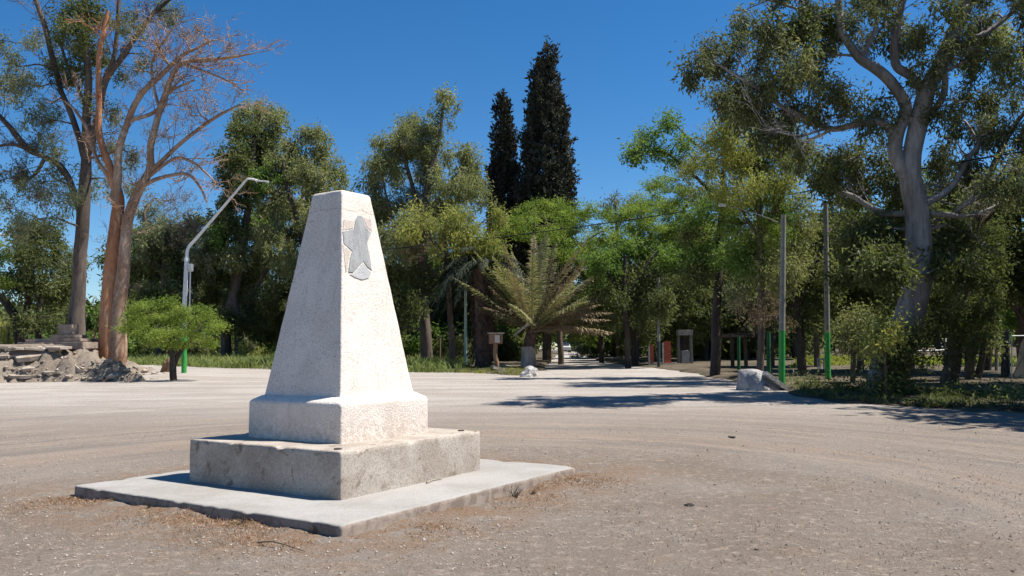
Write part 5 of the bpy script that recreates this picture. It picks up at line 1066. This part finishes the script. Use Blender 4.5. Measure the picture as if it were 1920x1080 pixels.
tree('eucalyptus_tree', 'huge pale eucalyptus with twisting limbs and ivy at its foot on the right', 'tree', 23.5,
  [(1664, 752, 38), (1668, 700, 31), (1690, 640, 26), (1706, 590, 25), (1720, 520, 23), (1724, 453, 22), (1722, 390, 21), (1710, 335, 20), (1712, 283, 17), (1726, 213, 18), (1738, 167, 16), (1762, 125, 15), (1788, 67, 14), (1815, 0, 12), (1840, -60, 9)],
  [[(1712, 350, 15), (1690, 318, 13), (1676, 283, 13), (1682, 250, 12), (1694, 226, 11), (1698, 198, 10.5), (1674, 160, 10), (1642, 130, 10), (1614, 110, 9), (1594, 82, 8), (1580, 55, 7.5), (1572, 0, 7), (1560, -70, 5)],
   [(1735, 172, 9), (1708, 142, 9), (1682, 126, 8), (1676, 95, 7.5), (1680, 60, 7), (1690, 10, 6.5), (1700, -60, 5)],
   [(1692, 228, 8), (1726, 218, 7.5), (1752, 203, 7), (1768, 178, 6.5), (1772, 150, 6), (1768, 125, 6)],
   [(1680, 290, 8), (1676, 258, 7.5), (1660, 236, 7), (1630, 229, 6.5), (1597, 234, 6), (1572, 240, 5.5), (1550, 239, 5), (1513, 222, 4.5), (1467, 200, 4), (1440, 180, 3.5), (1407, 158, 3, -1), (1370, 135, 2.4, -1), (1330, 112, 1.6, -1)],
   [(1726, 400, 10), (1740, 378, 8.5), (1760, 368, 7), (1782, 352, 6), (1800, 325, 5.5), (1812, 300, 5), (1836, 270, 4)],
   [(1786, 405, 4), (1810, 385, 4.5, -1), (1848, 367, 4, -1), (1880, 372, 3, -1)], [(1742, 400, 5), (1775, 402, 5, -1), (1800, 405, 4.5, -1), (1840, 398, 4, -1), (1890, 375, 3.4, -1), (1930, 355, 2.4, -1)],
   [(1728, 440, 5), (1745, 430, 4), (1772, 421, 3)], [(1716, 400, 6), (1660, 402, 6, 1), (1630, 390, 5.5, 1), (1600, 370, 5, 1), (1566, 358, 4, 1)],
   [(1772, 110, 6), (1810, 75, 5.5), (1850, 60, 5), (1890, 30, 4), (1930, -10, 3)], [(1614, 110, 5), (1640, 60, 4.5), (1645, 10, 4), (1650, -50, 3)],
   [(1560, 238, 2.4), (1510, 252, 2, -1), (1470, 250, 1.6, -1.5), (1430, 235, 1, -2)], [(1594, 82, 4), (1550, 60, 3.4, 1), (1500, 20, 2.8, 1), (1440, 0, 2.4, 1), (1390, -30, 1.6, 1)]],
  [(1305, 105, 30, 16, -1), (1335, 118, 30, 20, -1), (1365, 150, 34, 24, -1), (1345, 175, 26, 16, .8, -1), (1400, 130, 36, 26), (1395, 25, 34, 22), (1385, 65, 26, 24, .8), (1440, 45, 40, 28), (1440, 95, 40, 28), (1420, 175, 40, 26), (1470, 140, 44, 30), (1480, 190, 44, 28), (1500, 60, 40, 30, 'dark'), (1530, 120, 44, 30), (1545, 20, 40, 26, 'dark'), (1590, 20, 34, 26, .8), (1545, 175, 40, 28), (1600, 160, 36, 26, .8), (1640, 190, 30, 22, .8), (1640, 60, 34, 30, .7), (1660, 20, 34, 26, .8), (1530, 215, 40, 20, 'dead', .5), (1450, 235, 44, 28), (1500, 270, 44, 30, 1), (1560, 290, 44, 30, 1), (1600, 275, 40, 28, 1), (1640, 300, 34, 26, .8), (1545, 330, 44, 30, 'dark', 1), (1610, 345, 40, 30, 'dark', 1),
   (1730, 60, 34, 30, .8), (1740, 110, 30, 24, .6), (1760, 20, 36, 26, .9), (1830, 30, 36, 30), (1880, 50, 40, 34, 'olive'), (1850, 110, 40, 30, .7), (1900, 110, 36, 34, 'olive'), (1820, 170, 36, 26, .7), (1880, 180, 40, 32), (1790, 220, 36, 26, .8), (1850, 235, 44, 30), (1900, 250, 40, 34), (1780, 270, 34, 26, .8), (1820, 300, 40, 30), (1880, 310, 44, 30), (1760, 320, 26, 22, .8), (1700, 60, 30, 24, .6),
   (1640, 430, 44, 34, 'dark', 1), (1600, 440, 40, 36, 'dark', 1), (1655, 490, 44, 34, 'dark', -1), (1610, 510, 44, 36, 'dark', 1), (1680, 500, 28, 30, 'dark', -2), (1770, 450, 40, 30, 'dark', 1), (1740, 490, 26, 30, 'dark', .6, -1), (1800, 490, 44, 36, 'dark', 1), (1690, 555, 22, 24, 'dark', .5, 2), (1330, 70, 26, 16, .7, -1), (1420, 205, 40, 20), (1390, 190, 34, 20, .8), (1560, 70, 34, 26), (1480, 110, 40, 30), (1620, 230, 36, 20, .8), (1760, 200, 30, 26, .6), (1800, 90, 34, 30, .9), (1680, 330, 30, 26, .7, 2), (1950, 60, 50, 60), (1960, 180, 50, 60), (1500, -40, 60, 40), (1640, -40, 60, 40), (1780, -50, 60, 40), (1880, -30, 60, 40)],
  'gum', EUC, bark='bark_pale', split_limbs=True, bare=.5, twig_r=.010, dens=2.3, lump=.09, sides=12, depth=1.0, jit=1.2, sgk=.8, lk=.56, tw=(6, 1.1, .016))
tree('brown_tree', 'brown leaning tree between the big pale trunk and the gate post', 'tree', 28,
  [(1776, 712, 16), (1788, 650, 13), (1800, 580, 12), (1815, 500, 10), (1835, 400, 8), (1862, 310, 6), (1900, 240, 5), (1930, 200, 3)], [[(1806, 550, 6), (1790, 470, 5), (1785, 400, 3)], [(1830, 430, 5), (1880, 380, 4), (1915, 350, 3)]],
  [(1800, 440, 44, 34), (1850, 420, 44, 34), (1770, 520, 40, 34), (1820, 520, 44, 36), (1850, 470, 36, 34), (1780, 590, 34, 34), (1830, 590, 44, 36), (1860, 540, 22, 34), (1740, 600, 26, 30), (1870, 360, 40, 30, 'grey'), (1900, 300, 40, 34, 'grey'), (1820, 350, 40, 30, 'grey'), (1800, 640, 30, 20, .5)], 'dark', bark='bark_brown', leafk=.85, dens=1.2)
tree('brown_tree', 'short double trunked tree just left of the pale fence post', 'tree', 30, [(1816, 708, 9), (1826, 660, 8), (1838, 600, 6), (1842, 550, 4)], [[(1832, 708, 7), (1842, 660, 6), (1852, 610, 4)]], [(1850, 600, 34, 30), (1820, 610, 34, 26), (1845, 640, 26, 22, .7)], 'dark', bark='bark_brown')
tree('leafy_tree', 'green leafy tree behind the gate at the right border', 'tree', 44, [(1915, 690, 6), (1910, 620, 5), (1905, 570, 4)], [[(1908, 600, 3), (1880, 560, 2.4)]], [(1890, 570, 34, 22), (1920, 560, 34, 26), (1875, 595, 30, 20), (1905, 600, 40, 24), (1950, 580, 40, 40), (1880, 620, 30, 16, .8)], 'green', bark='bark_brown')
tree('dark_tree', 'dark curved branch tree against the patch of sky by the right border', 'tree', 38, [(1850, 694, 7), (1858, 620, 6), (1866, 540, 5), (1880, 480, 4), (1910, 455, 2.5), (1940, 440, 1.5)], [[(1870, 520, 3), (1900, 500, 2), (1925, 500, 1.2)]], [(1845, 470, 30, 34), (1905, 445, 30, 16, .8), (1860, 400, 40, 34), (1910, 400, 30, 30), (1930, 500, 14, 10, .6)], 'dark', bark='bark_dark')
tree('low_tree', 'sunlit olive young tree right of the green footed post', 'tree', 29, [(1598, 704, 5), (1600, 670, 4), (1602, 640, 3)], [], [(1602, 608, 22, 14, .7), (1594, 632, 22, 10, .7), (1620, 624, 16, 12, .7), (1610, 588, 16, 12, .7)], 'olive', bark='bark_brown', leafk=.85)
tree('low_tree', 'yellow green sapling growing against the left side of the big trunk', 'tree', 22.2, [(1662, 742, 4), (1660, 690, 3), (1658, 640, 2)], [], [(1660, 606, 22, 9, .7), (1644, 620, 16, 9, .6)], 'yellow', bark='bark_brown', leafk=.7)
tree('climbing_ivy', 'dark ivy and shoots covering the foot of the big pale trunk', 'ivy', 22.9, [(1650, 752, 2), (1655, 700, 2), (1668, 640, 1.5)], [[(1690, 752, 2), (1695, 700, 1.5), (1705, 650, 1)]],
  [(1655, 700, 22, 30), (1690, 690, 22, 34), (1670, 660, 26, 26), (1690, 640, 26, 20), (1650, 735, 24, 22), (1695, 735, 24, 22), (1710, 625, 18, 16, .7)], 'dark', bark='bark_dark', leafk=.6, dens=1.0, depth=.4)
for k, (px, py, Y, s, st, lab) in enumerate([(1520, 738, None, 20, 'dark', 'low dark bush at the road edge below the green footed post'), (1580, 744, None, 18, 'dark', 'low dark bush left of the broken bricks'), (1700, 752, None, 26, 'dark', 'dark bush at the root of the big pale trunk'), (1745, 755, None, 20, 'grey', 'greyish dry bush right of the big pale trunk'), (1790, 758, None, 22, 'dark', 'dark low bush in front of the leaning brown tree'), (1850, 758, None, 22, 'olive', 'olive low bush in front of the gate post'), (1905, 762, None, 24, 'olive', 'olive low bush at the right border of the road edge'), (1490, 728, None, 14, 'grey', 'small grey bush at the foot of the lamp post')]):
    p = G(px, py-6); tree('verge_bush', lab, 'bush', float(p[1]), [(px, py, 2), (px, py-s*.5, 1.5)], [], [(px-s*.6, py-s*.35, s*.9, s*.4), (px+s*.6, py-s*.3, s*.9, s*.35), (px, py-s*.55, s*.8, s*.4)], st, 'low bushes on the right road edge', bark='bark_dark', leafk=.6, dens=1.3)

# ------------------------------------------------------------------ palms
def frond(root, org, base, yaw, pitch, length, droop, mat, name='frond', wid=.5):
    n = 16; t = np.linspace(0, 1, n); d0 = np.array([math.cos(yaw)*math.cos(pitch), math.sin(yaw)*math.cos(pitch), math.sin(pitch)])
    pts = base+d0*(t*length)[:, None]; pts[:, 2] -= droop*length*t**2.2
    side = np.array([-math.sin(yaw), math.cos(yaw), 0]); g = Geo(); tube(g, pts, np.linspace(.03, .006, n), 4, False)
    m_ = 110; s = .12+.88*(np.arange(m_)//2)/(m_/2); sg = np.where(np.arange(m_) % 2, 1, -1)
    b = np.stack([np.interp(s, t, pts[:, k]) for k in range(3)], -1); tn = norm(np.stack([np.interp(s, t, np.gradient(pts[:, k])) for k in range(3)], -1))
    up = np.cross(side, tn); up = norm(up)
    ll = wid*np.sin(np.clip(s*.9+.12, 0, 1)*PI)**.6*(.8+.4*rng.random(m_))
    d = norm(tn*.75+side[None]*sg[:, None]*.75+up*.25*rng.random((m_, 1))+rng.normal(size=(m_, 3))*.16); tip = b+d*ll[:, None]; tip[:, 2] -= ll*.22
    w = norm(np.cross(d, up))*.026; mid = b+d*ll[:, None]*.5+np.array([0, 0, .02])
    V = np.stack([b-w*.6, mid-w, tip, mid+w], 1).reshape(-1, 3); g.add(V, np.arange(m_*4).reshape(-1, 4), np.clip(.2+rng.random(m_)*.75, 0, 1))
    return g.build(name, mat, root, False, org, True)
b = G(990, 692); Yp = float(b[1]); top = P(998, 618, Yp); k = Yp/F
palm = empty('leaning_palm', b, 'low palm with a fan of green and dry tan fronds and pale trunk', 'palm', 'palms')
g = Geo(); q = crom([b-[0, 0, .2], P(991, 672, Yp), P(990, 650, Yp)], 5); tube(g, q, np.linspace(16, 12.5, len(q))*k, 16, True, .06); g.build('whitewashed_base', 'bark_white', palm, True, b)
g = Geo(); q = crom([P(992, 652, Yp), P(995, 635, Yp), top], 5); tube(g, q, np.linspace(11, 10, len(q))*k, 12, True, .12); g.build('trunk', 'bark_palm', palm, True, b)
for i in range(98):
    u = rng.random()
    # fan mostly in the picture plane, dry ones low and right
    if i < 60: a = math.radians(rng.uniform(32, 148)); ln = rng.uniform(4.0, 5.6); mt = 'frond_green' if rng.random() < .72 else 'frond_dry'; dr = rng.uniform(.05, .20)
    elif i < 82: a = math.radians(rng.uniform(2, 36)); ln = rng.uniform(3.9, 5.0); mt = 'frond_dry'; dr = .16
    else: a = math.radians(rng.uniform(122, 155)); ln = rng.uniform(2.8, 3.8); mt = 'frond_green' if rng.random() < .5 else 'frond_dry'; dr = .1
    ln *= 1+.22*max(0, math.sin(a))**3
    yw = rng.normal()*.55
    vx = math.cos(a); vz = math.sin(a); vy = math.tan(yw)*.6
    v_ = norm(np.array([vx, vy, vz])); frond(palm, b, top+rng.normal(size=3)*.12, math.atan2(v_[1], v_[0]), math.asin(v_[2]), ln, dr, mt, wid=.62)
o = rock('dead_stub', (0, 0, 0), (.1, .1, .1), 'white_rock', None, None)
bpy.data.objects.remove(o)
g = Geo(); tube(g, crom([P(993, 607, Yp-.6), P(985, 611, Yp-.7), P(972, 622, Yp-.8), P(963, 629, Yp-.8)], 4), np.linspace(.10, .05, 13), 7); g.build('cut_stalk', 'bark_white', palm, True, b)
b = P(905, 690, 48); b[2] = float(gz(b[0], 48)); palm = empty('shaggy_palm', b, 'tall palm with a thick shaggy brown trunk and dark drooping fronds', 'palm', 'palms'); k = 48/F
g = Geo(); q = crom([b-[0, 0, .2], P(906, 640, 48), P(905, 580, 48), P(902, 515, 48), P(900, 490, 48)], 6); tube(g, q, np.linspace(17, 15, len(q))*k, 18, True, .14); g.build('trunk', 'bark_palm', palm, True, b)
S = np.array([P(905+rng.normal()*4, y, 48) for y in rng.uniform(500, 670, 260)]); a = rng.random(260)*2*PI; S[:, 0] += np.cos(a)*15*k; S[:, 1] += np.sin(a)*15*k
g = Geo(); E_ = S+np.stack([np.cos(a)*.16, np.sin(a)*.16, -.5-.5*rng.random(260)], -1); twigs(g, S, E_, .035, .012); g.build('dry_skirt', 'bark_palm', palm, True, b)
top = P(900, 492, 48)
for i in range(58):
    a = rng.random()*2*PI; 
    if rng.random() < .5: a = PI+rng.normal()*.7
    pt = rng.uniform(-.35, .75); ln = rng.uniform(2.6, 4.0); frond(palm, b, top+rng.normal(size=3)*.1, a, pt, ln, rng.uniform(.5, .85), 'frond_shaded', wid=.5)
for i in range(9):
    frond(palm, b, top+rng.normal(size=3)*.1, rng.normal()*.35-.3, rng.uniform(-.75, -.3), rng.uniform(2.8, 3.8), .1, 'frond_shaded' if i % 2 else 'frond_dry', wid=.22)

# ------------------------------------------------------------------ wood behind: two model trees, copied one by one
def wood_tree(name, h, R, style, n, bark, leafk, zlo=.22):
    T = [(np.array([0, 0, -.2]), .22), (np.array([.1, .1, h*.3]), .17), (np.array([-.1, .15, h*.6]), .12), (np.array([0, 0, h*.85]), .05)]
    Ls = []
    for i in range(4):
        a = i*1.6+rng.random(); Ls.append([(np.array([0, 0, h*.22]), .09), (np.array([math.cos(a)*R*.35, math.sin(a)*R*.35, h*.42]), .07), (np.array([math.cos(a)*R*.6, math.sin(a)*R*.6, h*.62]), .03)])
    B = []
    for i in range(n):
        z = rng.uniform(zlo, .95); r = R*math.sqrt(max(.05, 1-((z-.5)/.52)**2))*rng.random()**.5*.75; a = rng.random()*6.3
        s = rng.uniform(.26, .42)*R; B.append((np.array([math.cos(a)*r, math.sin(a)*r, z*h]), (s, s, s*.8), 1.0, style if rng.random() < .7 else 'dark'))
    return tree_core(name, 'x', 'tree', (0, 0, 0), T, Ls, B, style, bark=bark, leafk=leafk, twig_r=.014)
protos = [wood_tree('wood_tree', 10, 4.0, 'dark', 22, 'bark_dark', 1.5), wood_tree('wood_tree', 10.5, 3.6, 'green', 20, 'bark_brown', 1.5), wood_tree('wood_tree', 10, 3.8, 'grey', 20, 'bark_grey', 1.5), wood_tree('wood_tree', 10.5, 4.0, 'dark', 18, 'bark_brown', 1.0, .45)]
used = [0, 0, 0]
WG = 'trees of the shaded wood behind'
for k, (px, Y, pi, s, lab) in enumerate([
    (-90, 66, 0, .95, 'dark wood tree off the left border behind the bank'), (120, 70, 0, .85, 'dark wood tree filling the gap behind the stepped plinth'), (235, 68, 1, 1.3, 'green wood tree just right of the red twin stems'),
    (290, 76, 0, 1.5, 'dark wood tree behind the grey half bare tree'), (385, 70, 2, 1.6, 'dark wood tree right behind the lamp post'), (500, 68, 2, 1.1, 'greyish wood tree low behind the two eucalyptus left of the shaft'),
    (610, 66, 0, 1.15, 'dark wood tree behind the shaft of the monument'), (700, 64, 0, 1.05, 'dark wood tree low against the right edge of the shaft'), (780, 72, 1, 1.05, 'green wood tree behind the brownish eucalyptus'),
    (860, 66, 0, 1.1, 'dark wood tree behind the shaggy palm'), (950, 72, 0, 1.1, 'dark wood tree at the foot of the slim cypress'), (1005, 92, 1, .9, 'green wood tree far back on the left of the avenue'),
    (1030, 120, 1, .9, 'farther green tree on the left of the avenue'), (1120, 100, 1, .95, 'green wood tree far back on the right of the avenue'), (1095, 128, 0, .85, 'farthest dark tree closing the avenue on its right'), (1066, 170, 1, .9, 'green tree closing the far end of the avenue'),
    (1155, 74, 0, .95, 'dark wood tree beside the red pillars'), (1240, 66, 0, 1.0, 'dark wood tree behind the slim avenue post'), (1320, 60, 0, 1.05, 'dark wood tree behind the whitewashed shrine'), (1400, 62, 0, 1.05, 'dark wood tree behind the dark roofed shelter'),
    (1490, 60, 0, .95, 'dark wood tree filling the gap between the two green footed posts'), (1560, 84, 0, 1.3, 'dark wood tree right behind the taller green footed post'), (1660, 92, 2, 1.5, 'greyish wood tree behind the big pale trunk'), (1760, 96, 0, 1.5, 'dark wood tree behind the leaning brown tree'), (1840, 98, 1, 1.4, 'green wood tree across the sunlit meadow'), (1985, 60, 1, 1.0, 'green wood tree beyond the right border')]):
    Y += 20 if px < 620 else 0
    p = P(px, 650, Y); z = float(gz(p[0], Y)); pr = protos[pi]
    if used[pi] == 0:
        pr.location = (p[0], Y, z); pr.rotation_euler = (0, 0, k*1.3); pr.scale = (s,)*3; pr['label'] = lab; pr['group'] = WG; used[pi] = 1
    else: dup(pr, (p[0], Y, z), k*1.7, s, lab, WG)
for k, (px, Y, pi, s, lab) in enumerate([(1612, 39, 3, .80, 'dark tree shading the ground left of the big pale trunk'), (1705, 37, 3, .85, 'greyish tree right behind the pipe barrier'), (1815, 35, 3, .88, 'dark tree behind the double trunked tree and pale fence post'), (1925, 34, 3, .85, 'dark tree over the wire gate at the right border'), (1530, 44, 3, .75, 'green tree behind the taller green footed post')]):
    p = P(px, 650, Y); q = (p[0], Y, float(gz(p[0], Y)))
    if k == 0: pr = protos[3]; pr.location = q; pr.scale = (s,)*3; pr['label'] = lab; pr['group'] = WG
    else: dup(protos[3], q, k*2.4+.6, s, lab, WG)
# trees of the same row beyond the right border, which shade the road edge
for k, (x, y, pi, s, lab) in enumerate([(18.2, 18.2, 2, 1.3, 'tall tree beyond the right border shading the road edge'), (22, 19, 0, 1.3, 'broad tree beyond the right border in line with the gate'), (20, 24, 0, 1.2, 'tree beyond the right border behind the gate'), (17.5, 15.0, 2, 1.0, 'tree beyond the right border nearest the viewer')]):
    dup(protos[pi], (x, y, float(gz(x, y))), k*2.1, s, lab, WG)

# far-off wood closing the horizon, one mass
n = 5200; x = rng.uniform(-150, 190, n); y = 150+rng.normal(size=n)*9; k = abs(x-.058*y) > 1.3; x, y = x[k], y[k]
h = 9*(.35+.9*fbm(x*.09+4, y*.02))*1.25; z = gz(x, y)+h*rng.random(len(x))**.8
g = Geo(); leaves(g, np.stack([x, y, z], -1), 26, 1.0, 1.0, .5, .3, rng.random(len(x))*.6)
tag(g.build('far_wood', 'leaf_dark', None, False, None, True), 'far-off dark wood closing the horizon between the trunks', 'wood', None, 'stuff')
UB = 'bushes under the wood'
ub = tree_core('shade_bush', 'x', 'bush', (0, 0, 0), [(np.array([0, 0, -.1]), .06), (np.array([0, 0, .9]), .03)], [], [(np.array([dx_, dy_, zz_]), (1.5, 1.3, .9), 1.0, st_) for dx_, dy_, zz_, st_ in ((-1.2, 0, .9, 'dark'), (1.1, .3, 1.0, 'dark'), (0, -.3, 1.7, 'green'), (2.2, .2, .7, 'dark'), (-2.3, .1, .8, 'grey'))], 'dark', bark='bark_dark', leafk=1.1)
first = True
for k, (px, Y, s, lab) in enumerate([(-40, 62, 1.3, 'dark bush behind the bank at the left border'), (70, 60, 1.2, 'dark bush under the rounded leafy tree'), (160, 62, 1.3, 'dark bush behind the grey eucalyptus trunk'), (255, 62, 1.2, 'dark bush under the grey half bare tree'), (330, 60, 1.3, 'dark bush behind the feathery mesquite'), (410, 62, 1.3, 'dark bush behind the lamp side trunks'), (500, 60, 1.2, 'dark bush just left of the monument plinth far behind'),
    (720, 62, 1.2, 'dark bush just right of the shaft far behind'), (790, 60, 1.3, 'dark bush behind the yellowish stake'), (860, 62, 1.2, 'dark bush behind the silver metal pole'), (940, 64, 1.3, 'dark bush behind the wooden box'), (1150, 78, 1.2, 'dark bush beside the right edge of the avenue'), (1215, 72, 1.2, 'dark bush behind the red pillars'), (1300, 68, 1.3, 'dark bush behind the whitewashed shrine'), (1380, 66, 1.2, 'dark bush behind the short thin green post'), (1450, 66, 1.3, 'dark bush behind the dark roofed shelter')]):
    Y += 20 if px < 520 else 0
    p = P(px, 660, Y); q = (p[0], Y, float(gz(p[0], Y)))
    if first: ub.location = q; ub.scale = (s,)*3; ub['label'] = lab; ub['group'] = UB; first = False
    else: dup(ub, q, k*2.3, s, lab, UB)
print('FACES', sum(len(o.data.polygons) for o in COL.objects if o.type == 'MESH'))
